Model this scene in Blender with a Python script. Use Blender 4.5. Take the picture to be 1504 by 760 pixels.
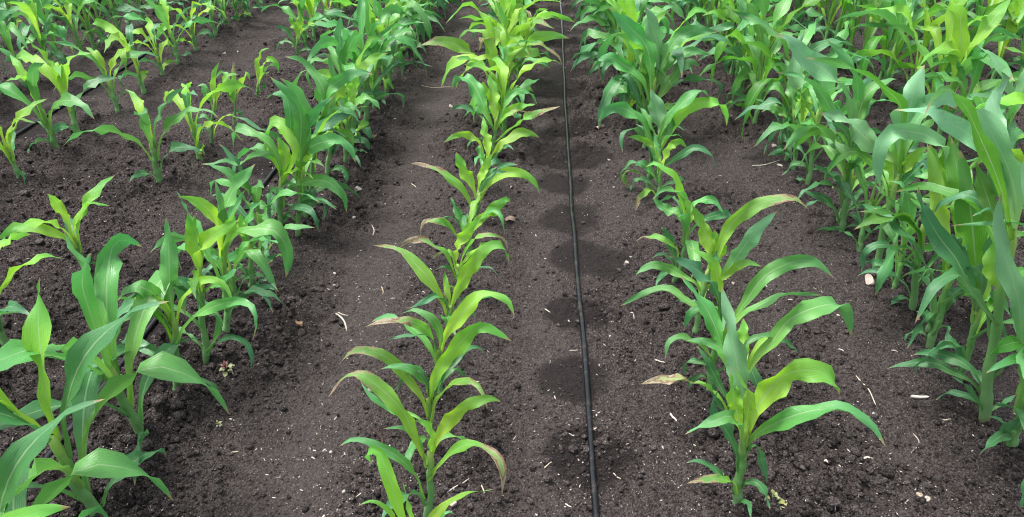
import bpy, bmesh, math, random
import numpy as np
from mathutils import Vector, Matrix

for o in list(bpy.data.objects): bpy.data.objects.remove(o, do_unlink=True)
scn = bpy.context.scene
col = scn.collection
R = math.radians

# ------------------------------------------------------------------ camera
cd = bpy.data.cameras.new('camera'); cam = bpy.data.objects.new('camera', cd); col.objects.link(cam)
cd.sensor_fit = 'HORIZONTAL'; cd.sensor_width = 36.0; cd.lens = 36.0*1086/1504
cd.clip_start = .02; cd.clip_end = 2000
cx = Vector((0.99913856, 0.04149874, 0)); cy = Vector((-0.02178929, 0.52460671, 0.85106582)); cz = -Vector((-0.03531816, 0.85033267, -0.52505902))
m = Matrix((cx, cy, cz)).transposed().to_4x4(); m.translation = (0, 0, 1.354)
cam.matrix_world = m
scn.camera = cam

# ------------------------------------------------------------------ light: bright overcast
SUN_EL, SUN_AZ = 72, 285          # azimuth clockwise from +Y
w = bpy.data.worlds.new('World'); scn.world = w; w.use_nodes = True
nt = w.node_tree; nt.nodes.clear()
sky = nt.nodes.new('ShaderNodeTexSky'); sky.sky_type = 'NISHITA'; sky.sun_disc = False
sky.sun_elevation = R(SUN_EL); sky.sun_rotation = R(SUN_AZ); sky.air_density = 1.0; sky.dust_density = 4.0; sky.ozone_density = 1.0
hs = nt.nodes.new('ShaderNodeHueSaturation'); hs.inputs['Saturation'].default_value = .38
bg = nt.nodes.new('ShaderNodeBackground'); bg.inputs['Strength'].default_value = .115
wo = nt.nodes.new('ShaderNodeOutputWorld')
nt.links.new(sky.outputs[0], hs.inputs['Color']); nt.links.new(hs.outputs[0], bg.inputs['Color']); nt.links.new(bg.outputs[0], wo.inputs['Surface'])
sl = bpy.data.lights.new('sun', 'SUN'); sl.energy = 1.5; sl.angle = R(16); sl.color = (1, .98, .955)
so = bpy.data.objects.new('sun', sl); col.objects.link(so)
sd = Vector((math.sin(R(SUN_AZ))*math.cos(R(SUN_EL)), math.cos(R(SUN_AZ))*math.cos(R(SUN_EL)), math.sin(R(SUN_EL))))
so.rotation_euler = (-sd).to_track_quat('-Z', 'Y').to_euler()
scn.view_settings.view_transform = 'Standard'; scn.view_settings.look = 'None'
scn.view_settings.exposure = 1.5; scn.view_settings.gamma = 1; scn.view_settings.use_curve_mapping = False
scn.render.resolution_x = 1024; scn.render.resolution_y = 517
scn.render.engine = 'CYCLES'
scn.cycles.pixel_filter_type = 'BLACKMAN_HARRIS'; scn.cycles.filter_width = 1.15
scn.cycles.use_denoising = True; scn.cycles.denoising_input_passes = 'RGB_ALBEDO_NORMAL'; scn.cycles.denoising_prefilter = 'ACCURATE'
scn.cycles.max_bounces = 8; scn.cycles.transmission_bounces = 6

# ------------------------------------------------------------------ helpers
def tag(o, label=None, cat=None, group=None, kind=None):
    if label: o['label'] = label
    if cat: o['category'] = cat
    if group: o['group'] = group
    if kind: o['kind'] = kind
    return o
def link(o, parent=None):
    col.objects.link(o)
    if parent is not None: o.parent = parent
    return o
def mesh_np(name, V, F, smooth=True, uv=None):
    """V (n,3), F (m,4) or (m,3) int arrays"""
    me = bpy.data.meshes.new(name)
    V = np.asarray(V, np.float32); F = np.asarray(F, np.int32); k = F.shape[1]
    me.vertices.add(len(V)); me.vertices.foreach_set('co', V.ravel())
    me.loops.add(F.size); me.loops.foreach_set('vertex_index', F.ravel())
    me.polygons.add(len(F)); me.polygons.foreach_set('loop_start', np.arange(0, F.size, k, dtype=np.int32))
    if smooth: me.polygons.foreach_set('use_smooth', np.ones(len(F), bool))
    if uv is not None:
        l = me.uv_layers.new(name='uv'); l.data.foreach_set('uv', np.asarray(uv, np.float32)[F.ravel()].ravel())
    me.update(calc_edges=True)
    return me
def sstep(a, b, x):
    t = np.clip((np.asarray(x, float)-a)/(b-a), 0, 1); return t*t*(3-2*t)

# ---- node helper
class NT:
    def __init__(s, name):
        s.m = bpy.data.materials.new(name); s.m.use_nodes = True; s.t = s.m.node_tree; s.t.nodes.clear()
    def n(s, ty, ins=None, **kw):
        nd = s.t.nodes.new('ShaderNode'+ty)
        for k, v in kw.items(): setattr(nd, k, v)
        for k, v in (ins or {}).items():
            if isinstance(v, bpy.types.NodeSocket): s.t.links.new(v, nd.inputs[k])
            else: nd.inputs[k].default_value = v
        return nd
    def math(s, op, a, b=0.0, c=None):
        d = {0: a, 1: b}
        if c is not None: d[2] = c
        return s.n('Math', d, operation=op).outputs[0]
    def mix(s, f, a, b, bt='MIX'):
        nd = s.n('Mix', data_type='RGBA', blend_type=bt)
        for k, v in ((0, f), (6, a), (7, b)):
            if isinstance(v, bpy.types.NodeSocket): s.t.links.new(v, nd.inputs[k])
            else: nd.inputs[k].default_value = v if k == 0 else (*v, 1)
        return nd.outputs[2]
    def rng(s, x, a, b, c=0.0, d=1.0, sm=True):
        return s.n('MapRange', {0: x, 1: a, 2: b, 3: c, 4: d}, interpolation_type='SMOOTHSTEP' if sm else 'LINEAR').outputs[0]
    def noise(s, vec, scale, detail=3, rough=.55, out=0):
        return s.n('TexNoise', {'Vector': vec, 'Scale': scale, 'Detail': detail, 'Roughness': rough}).outputs[out]
    def out(s, sh):
        o = s.n('OutputMaterial'); s.t.links.new(sh, o.inputs[0]); return s.m

# ------------------------------------------------------------------ materials
def leaf_mat(name, c0, c1, c2, stripe=.1, burn=0.0, transl=.3, wax=0.0):
    t = NT(name)
    uv = t.n('UVMap').outputs[0]; sp = t.n('SeparateXYZ', {0: uv}); u, v = sp.outputs[0], sp.outputs[1]
    oi = t.n('ObjectInfo'); rnd = oi.outputs['Random']
    tc = t.n('TexCoord').outputs['Object']
    off = t.n('VectorMath', {0: tc, 1: t.n('CombineXYZ', {0: t.math('MULTIPLY', rnd, 37.), 1: t.math('MULTIPLY', rnd, 91.)}).outputs[0]}, operation='ADD').outputs[0]
    nz = t.noise(off, 14, 4); nf = t.noise(off, 90, 3)
    e = t.math('ABSOLUTE', t.math('SUBTRACT', u, .5))                       # 0 midrib .. .5 margin
    vv = t.math('ADD', v, t.math('MULTIPLY', t.math('SUBTRACT', nz, .5), .35))
    c = t.mix(t.rng(vv, .02, .42), c0, c1); c = t.mix(t.rng(vv, .45, .95), c, c2)
    # parallel veins
    sn = t.math('SINE', t.math('MULTIPLY', u, 2*math.pi*13))
    sn2 = t.math('SINE', t.math('MULTIPLY', u, 2*math.pi*31))
    vein = t.math('ADD', t.math('MULTIPLY', sn, .6), t.math('MULTIPLY', sn2, .4))
    vfade = t.rng(v, .75, .1)
    k = t.math('MULTIPLY', t.math('MULTIPLY', t.math('ADD', t.math('MULTIPLY', vein, .5), .5), stripe), t.math('ADD', vfade, .25))
    c = t.mix(k, c, tuple(min(1, 1.9*x+.03) for x in c0))
    # colour patches
    c = t.mix(t.math('MULTIPLY', t.rng(nz, .5, .75), .35), c, tuple(.62*x for x in c1))
    # midrib
    mw = t.rng(v, 0, 1, .07, .016, False)
    mr = t.math('MULTIPLY', t.rng(t.math('DIVIDE', e, mw), 1.0, .45), t.rng(v, 1.0, .55))
    c = t.mix(t.math('MULTIPLY', mr, .6), c, (.36, .50, .27))
    # dry edge for everyone, scorch for some
    if burn:
        b = t.math('ADD', t.math('ADD', t.math('MULTIPLY', v, .95), t.math('MULTIPLY', e, .5)), t.math('MULTIPLY', t.math('SUBTRACT', t.noise(off, 24, 5, .7), .5), 1.25))
        b = t.math('ADD', b, t.math('MULTIPLY', t.math('SUBTRACT', rnd, .5), .25))
        c = t.mix(t.rng(b, 1.0-burn*.55, 1.12-burn*.4), c, (.36, .36, .17))
        c = t.mix(t.math('MULTIPLY', t.rng(b, 1.10-burn*.5, 1.2-burn*.4), .9), c, (.20, .10, .065))
        c = t.mix(t.rng(b, 1.22-burn*.45, 1.34-burn*.4), c, (.40, .34, .24))
    sv = t.n('TexVoronoi', {'Vector': off, 'Scale': 75.}, feature='F1')
    sr = t.n('SeparateColor', {0: sv.outputs['Color']}).outputs[0]
    c = t.mix(t.math('MULTIPLY', t.math('MULTIPLY', t.math('GREATER_THAN', sr, .90), t.rng(sv.outputs['Distance'], .35, .1)), t.rng(nz, .45, .62, 0, .65)), c, (.24, .24, .12))
    tip = t.rng(t.math('ADD', v, t.math('MULTIPLY', nf, .03)), .955, 1.0)
    c = t.mix(tip, c, (.33, .26, .13))
    c = t.n('HueSaturation', {'Color': c, 'Hue': t.rng(rnd, 0, 1, .485, .512, False), 'Saturation': 1.0, 'Value': t.rng(t.math('FRACT', t.math('MULTIPLY', rnd, 7.3)), 0, 1, .82, 1.14, False)}).outputs[0]
    bf = t.n('NewGeometry').outputs['Backfacing']
    c = t.mix(t.math('MULTIPLY', bf, .25), c, tuple(.5*(a+b) for a, b in zip(c1, (.2, .3, .16))))
    h = t.math('ADD', t.math('MULTIPLY', vein, .5), t.math('MULTIPLY', nf, 1.2))
    bmp = t.n('Bump', {'Height': h, 'Strength': .28, 'Distance': .002}).outputs[0]
    p = t.n('BsdfPrincipled', {'Base Color': c, 'Roughness': t.rng(nf, .3, .7, .30, .46), 'Normal': bmp, 'Specular IOR Level': .38+wax})
    tcx = t.n('HueSaturation', {'Color': c, 'Hue': .497, 'Saturation': 1.1, 'Value': 1.4}).outputs[0]
    tr = t.n('BsdfTranslucent', {'Color': tcx, 'Normal': bmp})
    ms = t.n('MixShader', {0: transl, 1: p.outputs[0], 2: tr.outputs[0]})
    return t.out(ms.outputs[0])

LEAF = {
 'l': leaf_mat('leaf_lime',   (.36, .58, .08), (.25, .52, .06), (.12, .40, .07), .38, 0, .38),
 'g': leaf_mat('leaf_green',  (.22, .45, .08), (.095, .34, .07), (.085, .31, .10), .24, 0, .30, .2),
 'd': leaf_mat('leaf_deep',   (.12, .31, .08), (.062, .225, .072), (.068, .225, .098), .18, 0, .26, .2),
 'G': leaf_mat('leaf_waxy',   (.24, .46, .09), (.155, .40, .16), (.19, .44, .23), .16, 0, .24, .3),
 'v': leaf_mat('leaf_vivid',  (.20, .42, .04), (.085, .29, .03), (.065, .24, .04), .25, 0, .40, .1),
 'B': leaf_mat('leaf_scorched', (.31, .52, .07), (.16, .42, .06), (.12, .33, .09), .3, .50, .34),
}
def stalk_mat():
    t = NT('stalk_skin')
    uv = t.n('UVMap').outputs[0]; sp = t.n('SeparateXYZ', {0: uv}); u, v = sp.outputs[0], sp.outputs[1]
    rnd = t.n('ObjectInfo').outputs['Random']
    tc = t.n('TexCoord').outputs['Object']; nz = t.noise(tc, 60, 4)
    c = t.mix(t.rng(v, .05, .55), (.15, .32, .12), (.11, .31, .075))
    c = t.mix(t.rng(v, .62, .95), c, (.29, .46, .09))
    c = t.mix(t.math('MULTIPLY', t.rng(nz, .45, .7), .35), c, (.10, .24, .07))
    st = t.math('SINE', t.math('MULTIPLY', u, 2*math.pi*22))
    c = t.mix(t.math('MULTIPLY', t.math('ADD', t.math('MULTIPLY', st, .5), .5), .2), c, (.30, .42, .18))
    lo = t.math('ADD', v, t.math('MULTIPLY', nz, .05))
    c = t.mix(t.math('MULTIPLY', t.rng(lo, .085, .03), t.rng(rnd, .2, .9, .25, .9)), c, (.16, .055, .05))
    c = t.n('HueSaturation', {'Color': c, 'Value': t.rng(rnd, 0, 1, .85, 1.12, False)}).outputs[0]
    b = t.n('Bump', {'Height': st, 'Strength': .12, 'Distance': .001}).outputs[0]
    return t.out(t.n('BsdfPrincipled', {'Base Color': c, 'Roughness': .5, 'Normal': b, 'Subsurface Weight': .0}).outputs[0])
STALK = stalk_mat()

def soil_mat(name, clod=False):
    t = NT(name)
    tc = t.n('NewGeometry').outputs['Position']
    big = t.noise(tc, 2.2, 4); mid = t.noise(tc, 26, 5, .6); fin = t.noise(tc, 240, 4, .65)
    c = t.mix(t.rng(big, .35, .68), (.050, .038, .0355), (.074, .058, .0535))
    c = t.mix(t.math('MULTIPLY', t.rng(mid, .42, .68), .5), c, (.098, .079, .074))
    # single grains differ in colour
    g1 = t.n('TexVoronoi', {'Vector': tc, 'Scale': 150.}, feature='F1'); g2 = t.n('TexVoronoi', {'Vector': tc, 'Scale': 330.}, feature='F1')
    r1 = t.n('SeparateColor', {0: g1.outputs['Color']}).outputs[0]; r2 = t.n('SeparateColor', {0: g2.outputs['Color']}).outputs[1]
    c = t.mix(t.math('MULTIPLY', t.rng(r1, .55, 1.), .55), c, (.145, .123, .117))
    c = t.mix(t.math('MULTIPLY', t.rng(r2, .5, 1.), .65), c, (.185, .160, .152))
    c = t.mix(t.math('MULTIPLY', t.rng(r2, .4, .05), .75), c, (.016, .012, .011))
    sparkle = t.n('TexVoronoi', {'Vector': tc, 'Scale': 210.}, feature='F1')
    c = t.n('HueSaturation', {'Color': c, 'Value': .74}).outputs[0]
    sel = t.math('GREATER_THAN', t.n('SeparateColor', {0: sparkle.outputs['Color']}).outputs[0], .965)
    c = t.mix(t.math('MULTIPLY', sel, t.rng(sparkle.outputs['Distance'], .32, .2)), c, (.42, .37, .33))
    if clod:
        rp = t.n('NewGeometry').outputs['Random Per Island']
        c = t.n('HueSaturation', {'Color': c, 'Value': t.rng(rp, 0, 1, .55, 1.65, False), 'Saturation': .95}).outputs[0]
        wet = None; rough = .95
    else:
        at = t.n('Attribute', attribute_name='wet'); wet = at.outputs['Fac']
        dry = t.n('Attribute', attribute_name='dry').outputs['Fac']
        c = t.mix(t.math('MULTIPLY', dry, .30), c, (.115, .097, .090))
        we = t.rng(t.math('ADD', wet, t.math('MULTIPLY', t.math('SUBTRACT', mid, .5), .5)), .15, .8)
        c = t.mix(t.math('MULTIPLY', we, .86), c, (.0165, .0125, .012))
        rough = t.rng(we, 0, 1, .95, .8)
    v2 = t.n('TexVoronoi', {'Vector': t.n('VectorMath', {0: tc, 1: t.n('VectorMath', {0: t.noise(tc, 60, 3, .5, 1), 3: .02}, operation='SCALE').outputs[0]}, operation='ADD').outputs[0], 'Scale': 95.}, feature='F1')
    v3 = t.n('TexVoronoi', {'Vector': tc, 'Scale': 260.}, feature='F1')
    h = t.math('ADD', t.math('MULTIPLY', t.math('SUBTRACT', 1., v2.outputs['Distance']), .8), t.math('ADD', t.math('MULTIPLY', t.math('SUBTRACT', 1., v3.outputs['Distance']), .35), t.math('MULTIPLY', fin, .9)))
    b = t.n('Bump', {'Height': h, 'Strength': 1.0, 'Distance': .011}).outputs[0]
    return t.out(t.n('BsdfPrincipled', {'Base Color': c, 'Roughness': rough, 'Normal': b, 'Specular IOR Level': .2}).outputs[0])
SOIL = soil_mat('dark_soil'); CLOD = soil_mat('soil_crumb', True)

def simple_mat(name, c1, c2, scale, rough=.8, island=False, bump=.3, spec=.3):
    t = NT(name); tc = t.n('TexCoord').outputs['Object']; nz = t.noise(tc, scale, 5, .6)
    c = t.mix(t.rng(nz, .35, .68), c1, c2)
    r = t.n('NewGeometry').outputs['Random Per Island'] if island else t.n('ObjectInfo').outputs['Random']
    c = t.n('HueSaturation', {'Color': c, 'Value': t.rng(r, 0, 1, .3 if island else .7, 1.15, False), 'Saturation': t.rng(t.math('FRACT', t.math('MULTIPLY', r, 9.7)), 0, 1, .5, 1.2, False)}).outputs[0]
    b = t.n('Bump', {'Height': nz, 'Strength': bump, 'Distance': .002}).outputs[0]
    return t.out(t.n('BsdfPrincipled', {'Base Color': c, 'Roughness': rough, 'Normal': b, 'Specular IOR Level': spec}).outputs[0])
STONE = simple_mat('pale_stone', (.56, .47, .41), (.40, .31, .27), 60, .85)
STRAW = simple_mat('dry_straw', (.66, .57, .44), (.46, .36, .25), 120, .7)
FLECK = simple_mat('pale_fleck', (.74, .68, .60), (.52, .44, .36), 80, .8, True)
TWIG = simple_mat('brown_twig', (.075, .045, .035), (.035, .022, .018), 90, .85)
SHELL = simple_mat('shell', (.55, .42, .30), (.25, .16, .10), 90, .4)
DEADLEAF = simple_mat('dead_leaf', (.32, .23, .15), (.20, .11, .075), 70, .75)
WEEDG = simple_mat('weed_leaf', (.30, .36, .12), (.42, .42, .20), 50, .6)
WEEDR = simple_mat('weed_red_leaf', (.30, .10, .10), (.34, .17, .12), 50, .6)
def pipe_mat():
    t = NT('black_polyethylene'); tc = t.n('TexCoord').outputs['Object']
    nz = t.noise(tc, 30, 5, .65); nf = t.noise(tc, 400, 3)
    c = t.mix(t.rng(nz, .48, .78), (.005, .0055, .008), (.050, .042, .038))
    b = t.n('Bump', {'Height': nf, 'Strength': .08, 'Distance': .001}).outputs[0]
    return t.out(t.n('BsdfPrincipled', {'Base Color': c, 'Roughness': t.rng(nz, .3, .75, .10, .28), 'Normal': b, 'Specular IOR Level': .5}).outputs[0])
PIPE = pipe_mat()

# ------------------------------------------------------------------ near maize plants, in plant-local millimetres:
# (key, x, y, stalk top, stalk radius, leaves: (colour, width, azimuth, "x,y,z,twist ..."))
HERO=[
('L1a',-0.231,0.862,(12,0,207),9.0,[
 ('l',26,190,'10,0,175,-36 4,8,216,-70 -6,14,263,-69 -15,22,315,-67 -26,28,356,-61 -37,33,385,-53 -50,33,382,-19 -59,35,359,40 -54,41,328,65'),
 ('l',16,0,'10,0,168,-21 18,-6,234,-40 21,-13,306,-37 18,-16,342,-34 14,-20,374,-33'),
 ('l',10,200,'9,0,145,-21 -8,-3,247,-38 -21,-8,294,-31 -43,-16,317,-24 -67,-24,311,-21'),
 ('l',16,340,'9,0,155,-8 39,-14,246,15 78,-28,311,27 115,-42,345,22 157,-57,372,20'),
 ('g',12,30,'6,0,100,10 40,23,178,20 60,35,241,19 69,40,253,20 83,48,234,23'),
]),
('L1b',-0.232,1.041,(23,0,244),8.5,[
 ('g',21,200,'9,0,96,-21 -5,-2,162,-39 -22,-8,208,-34 -43,-16,239,-29 -67,-24,256,-25 -90,-33,270,-23 -115,-42,271,-23 -137,-50,255,-24'),
 ('B',32,165,'20,0,209,-19 7,-2,246,-40 -3,1,298,-41 -12,3,345,-38 -32,8,374,-35 -55,15,394,-33 -76,20,413,-33 -100,27,424,-40 -122,33,418,-56 -148,40,378,-68'),
 ('g',14,215,'19,0,199,16 6,4,258,17 -4,-3,291,-12 -21,-15,308,-21 -44,-30,307,-18'),
 ('l',20,180,'20,0,205,20 28,9,244,-36 28,17,274,-65 19,23,296,-52 4,28,305,-43 -4,30,306,-40'),
 ('l',30,15,'19,0,199,27 32,8,239,53 51,14,282,51 66,18,321,48 88,23,352,42 117,31,368,39 145,39,367,41 163,44,352,45'),
 ('B',23,340,'16,0,163,20 33,-12,200,41 53,-19,235,39 78,-28,275,35 108,-39,306,29 143,-52,326,23 173,-63,324,22 188,-69,306,26 192,-70,256,30'),
 ('g',18,35,'18,0,187,12 34,24,239,23 56,39,249,27 78,55,222,15 97,68,176,-20 103,72,135,-37'),
]),
('L1c',-0.249,1.275,(5,0,173),8.0,[
 ('B',28,170,'3,0,97,-23 -14,2,174,-44 -32,6,204,-41 -47,8,230,-39 -67,12,260,-38 -91,16,288,-37 -119,21,304,-40 -150,26,309,-49 -179,32,276,-59'),
 ('g',23,200,'4,0,130,25 0,0,198,28 -12,-4,238,-18 -31,-11,263,-36 -61,-22,272,-31 -92,-33,259,-30'),
 ('l',39,15,'4,0,129,35 10,3,181,68 22,6,234,61 48,13,279,55 86,23,323,51 116,31,356,49 141,38,354,51 165,44,340,54 186,50,325,56'),
 ('d',16,35,'3,0,94,10 34,24,215,19 68,47,237,18 98,69,253,21 123,86,238,29 147,103,191,34'),
 ('B',23,335,'3,0,93,-22 30,-14,187,-23 60,-28,231,23 93,-44,272,42 130,-61,300,33 151,-70,300,27 163,-76,284,26 173,-81,261,27'),
 ('d',15,165,'5,0,152,-12 2,-1,225,-22 -12,3,256,-21 -34,9,248,-9 -56,15,220,18 -72,19,167,32'),
 ('g',21,160,'2,0,74,-10 -32,12,96,-20 -68,25,86,-21 -107,39,84,-20 -150,55,101,-19 -188,68,131,-18'),
]),
('L1d',-0.254,1.462,(8,0,162),8.0,[
 ('B',27,200,'5,0,104,26 -4,-2,180,27 -18,-6,231,-21 -40,-15,264,-41 -65,-24,282,-36 -104,-38,291,-33 -134,-49,294,-33 -159,-58,292,-32'),
 ('g',23,165,'7,0,130,-20 14,-4,236,-36 -3,1,274,-32 -33,9,286,-32 -76,20,268,-35'),
 ('l',39,10,'7,0,138,33 36,6,223,62 79,14,278,56 121,21,314,52 156,27,315,54 181,32,299,64 194,34,264,71'),
 ('d',16,210,'5,0,103,15 -3,-1,180,17 -18,-11,213,-10 -52,-30,221,-22 -102,-59,225,-21'),
 ('d',22,330,'4,0,75,12 35,-20,124,-17 53,-30,188,-35 67,-39,238,-34'),
]),
('L1e',-0.265,1.702,(22,0,128),8.0,[
 ('B',35,170,'12,0,70,-25 -3,1,139,-49 -21,4,183,-46 -48,8,220,-43 -81,14,247,-42 -118,21,278,-42 -161,28,283,-44 -200,35,284,-45'),
 ('d',20,205,'13,0,75,20 6,3,133,24 -20,-9,166,-11 -56,-26,165,-28 -92,-43,158,-27'),
 ('l',43,15,'13,0,76,32 35,9,157,63 60,16,218,60 89,24,263,56 117,31,293,54 145,39,308,57 167,45,301,29 178,48,262,-42'),
 ('l',19,180,'20,0,116,-35 12,14,160,-69 4,25,193,-69 2,30,210,-71'),
 ('d',24,30,'10,0,59,10 42,24,104,20 70,41,127,21 102,59,125,23 146,84,108,26 191,110,74,27'),
]),
('L1f',-0.264,1.944,(13,0,112),7.5,[
 ('B',29,195,'7,0,60,-25 -17,-5,139,-48 -46,-12,180,-42 -85,-23,202,-38 -129,-35,201,-37 -159,-42,178,-37'),
 ('l',44,0,'9,0,73,-41 6,14,121,-43 21,29,169,39 49,45,217,79 78,60,255,77'),
 ('B',17,340,'9,0,77,-16 40,-14,164,-16 82,-30,230,14 125,-45,251,26 162,-59,244,23 174,-63,202,23'),
 ('d',14,330,'8,0,65,16 54,-31,108,31 88,-51,141,27 132,-76,151,21 153,-88,130,18'),
 ('d',14,205,'7,0,59,-16 -18,-9,104,-28 -53,-25,101,-23'),
 ('l',25,350,'10,0,88,24 49,-9,143,47 86,-15,180,43 123,-22,207,39 150,-26,203,35'),
]),
('L1g',-0.241,2.164,(-6,0,108),7.5,[
 ('B',26,190,'-4,0,69,-20 -36,-6,87,-42 -57,-10,131,-42 -89,-16,157,-39 -132,-23,158,-40 -155,-27,134,-20 -153,-27,99,27'),
 ('l',44,20,'-3,0,64,28 24,9,115,55 54,20,157,54 90,33,192,53 126,46,217,60 137,50,200,72'),
 ('g',24,340,'-3,0,55,-21 45,-16,158,-21 81,-29,205,17 111,-40,221,32 138,-50,202,29 149,-54,148,30'),
 ('g',27,170,'-4,0,73,-28 -19,16,104,-57 -38,39,157,-57 -60,61,200,-56'),
 ('d',20,205,'-4,0,65,17 -31,-14,142,19 -56,-26,174,-12 -81,-38,177,-26'),
]),
('L1h',-0.239,2.395,(16,0,147),8.0,[
 ('B',35,165,'3,0,26,-21 -25,7,113,-42 -56,15,166,-40 -96,26,201,-40 -138,37,222,-41 -176,47,233,-43 -218,58,229,-45'),
 ('l',46,190,'12,0,105,-43 -16,14,181,-84 -45,22,236,-84 -61,29,277,-84'),
 ('l',36,20,'8,0,75,22 60,22,160,43 108,39,196,44 157,57,199,50 199,73,171,28 228,83,105,-29'),
 ('d',25,35,'11,0,99,13 47,33,195,27 83,58,224,32 111,78,202,19 126,88,181,-20'),
 ('d',24,330,'12,0,112,-20 84,-49,234,-19 126,-73,283,20 179,-103,303,38'),
 ('l',33,0,'15,0,134,39 30,21,192,77 52,39,238,76 64,50,268,76'),
]),
('L1i',-0.226,2.658,(19,0,164),8.0,[
 ('l',32,195,'16,0,133,13 -6,-2,202,-25 -29,-8,238,-48 -71,-19,264,-43 -112,-30,262,-40 -148,-40,246,-40'),
 ('l',43,180,'16,0,135,-44 21,22,183,-85 9,44,231,-82 -2,70,286,-81'),
 ('l',44,10,'15,0,124,28 48,9,170,56 86,15,216,54 135,24,242,54 183,32,242,56 223,39,223,58'),
 ('d',23,340,'13,0,110,-22 72,-26,197,-24 107,-39,225,14 130,-47,213,31'),
 ('g',27,160,'14,0,123,-23 -6,15,157,-45 -20,32,187,-16 -32,42,165,38'),
]),
('L1j',-0.214,2.989,(26,0,197),8.0,[
 ('g',60,165,'17,0,128,-32 -15,11,201,-64 -53,28,279,-63 -90,44,329,-64 -126,57,345,-28 -156,68,335,46 -177,77,287,80'),
 ('l',39,15,'19,0,141,24 60,16,200,47 104,28,233,47 184,49,248,47'),
 ('B',38,335,'11,0,86,11 80,-37,154,0 144,-67,218,20 206,-96,254,40 272,-127,282,39'),
 ('d',29,200,'19,0,143,-21 -42,-15,201,-41 -86,-31,243,-39 -127,-46,257,-35 -163,-59,243,-34'),
 ('l',57,180,'19,0,144,-43 16,22,228,-84 5,41,296,-83 -10,60,364,-82'),
 ('g',33,30,'18,0,137,14 77,44,266,30 125,72,287,14 175,101,260,-22 199,115,212,-39'),
]),
('R1a',0.453,1.133,(-16,0,235),10.5,[
 ('d',13,195,'-3,0,40,-21 -32,-9,90,-40 -53,-14,115,-35 -75,-20,139,-29 -104,-28,155,-23 -129,-35,153,-20'),
 ('d',19,330,'-4,0,65,24 7,-13,93,41 19,-29,105,36 30,-47,97,40 41,-74,71,45'),
 ('d',13,320,'-1,0,17,15 7,-23,46,23 12,-44,58,15 15,-72,63,11'),
 ('d',26,160,'-8,0,112,-28 -29,5,173,-54 -58,11,229,-52 -80,15,262,-56 -90,16,297,-30 -85,11,333,33'),
 ('d',19,30,'-11,0,166,8 5,3,189,4 26,15,165,-25 50,29,105,-35 66,38,40,-30'),
 ('g',39,340,'-10,0,152,29 -6,2,190,54 4,-2,222,48 29,-11,267,43 59,-22,305,39 89,-32,329,37 118,-43,342,36 150,-55,344,37 184,-67,332,42 221,-81,291,45'),
 ('l',54,10,'-13,0,188,26 -13,-2,247,50 -7,-1,290,46 6,1,333,41 31,5,373,39 65,11,392,41 100,18,391,54 124,22,375,34 139,24,346,-34'),
 ('G',47,180,'-14,0,215,38 -17,12,258,80 -34,33,326,83 -54,56,401,84 -68,74,456,84 -81,90,505,85'),
 ('l',27,180,'-14,0,215,32 -20,-9,300,70 -35,-14,351,40 -52,-18,378,-30 -66,-20,394,-65'),
 ('l',34,170,'-14,0,203,-36 -32,15,249,-74 -44,26,295,-76 -54,35,333,-78 -58,40,356,-80'),
]),
('R1b',0.480,1.350,(-8,0,226),9.0,[
 ('g',46,10,'-6,0,174,16 9,2,194,33 21,4,232,34 33,6,264,33 56,10,289,32 69,12,321,32 91,16,348,32 128,23,361,33 167,29,367,37 207,37,365,18 236,42,341,-26 256,45,274,-47'),
 ('d',25,30,'-7,0,200,9 0,0,297,18 40,23,300,24 70,40,287,34 105,61,256,20 147,85,213,-20 191,110,158,-40'),
 ('g',39,165,'-5,0,162,-33 -29,13,212,-66 -62,30,287,-65 -103,49,354,-62 -136,63,391,-59 -157,72,412,-58'),
 ('d',22,165,'-3,0,76,-26 -18,5,115,-50 -42,11,152,-48 -68,18,198,-47 -87,23,231,-45 -108,29,248,-42'),
 ('l',40,0,'-6,0,195,34 2,23,239,70 5,41,274,73 3,60,310,75'),
 ('d',17,150,'-2,0,53,-16 -32,18,91,-35 -48,28,126,-41 -45,26,158,-48'),
]),
('R1c',0.458,1.487,(-5,0,252),9.0,[
 ('g',22,195,'-2,0,122,-26 -33,-9,168,-49 -71,-19,207,-42 -108,-29,226,-34 -137,-37,221,-30 -150,-40,180,-31'),
 ('d',18,160,'-2,0,86,-17 -22,8,107,-33 -44,16,111,-36 -63,23,109,-20 -64,23,39,26'),
 ('d',46,190,'-4,0,220,32 -19,3,317,31 -51,1,371,-38 -103,-3,420,-69 -158,-8,448,-64'),
 ('l',30,165,'-4,0,230,-38 -26,22,358,-73 -38,30,399,-65 -67,43,425,-58 -98,56,433,-55'),
 ('g',39,10,'-3,0,187,18 20,3,250,36 43,8,299,35 64,11,344,34 89,16,375,34 127,22,395,35 167,29,407,40 210,37,401,50 251,44,364,58'),
 ('g',21,205,'-5,0,252,23 -26,-12,293,25 -47,-22,314,-15 -75,-35,322,-30 -96,-45,309,-26 -103,-48,258,-27'),
 ('g',24,160,'-3,0,176,-20 -46,17,259,-38 -80,29,280,-35 -122,45,299,-34 -163,59,298,-36 -202,73,272,-39 -242,88,231,-41'),
 ('d',17,170,'-1,0,53,-14 -26,5,71,-27 -45,8,53,-32 -56,10,30,-18 -48,8,6,20'),
]),
('R1d',0.466,1.749,(10,0,244),8.5,[
 ('G',48,10,'7,0,172,22 54,10,212,46 79,14,277,48 101,18,341,48 131,23,385,47 161,28,416,46'),
 ('l',25,350,'7,0,178,18 44,-8,209,37 69,-12,244,37 101,-18,267,36 141,-25,263,36'),
 ('B',41,15,'8,0,194,22 24,6,285,44 33,9,340,42 53,14,384,40 89,24,421,40 137,37,450,44 184,49,457,54 221,59,432,64'),
 ('l',39,170,'9,0,223,22 6,11,288,-42 -13,25,338,-82 -33,37,380,-80 -53,49,419,-80'),
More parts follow.
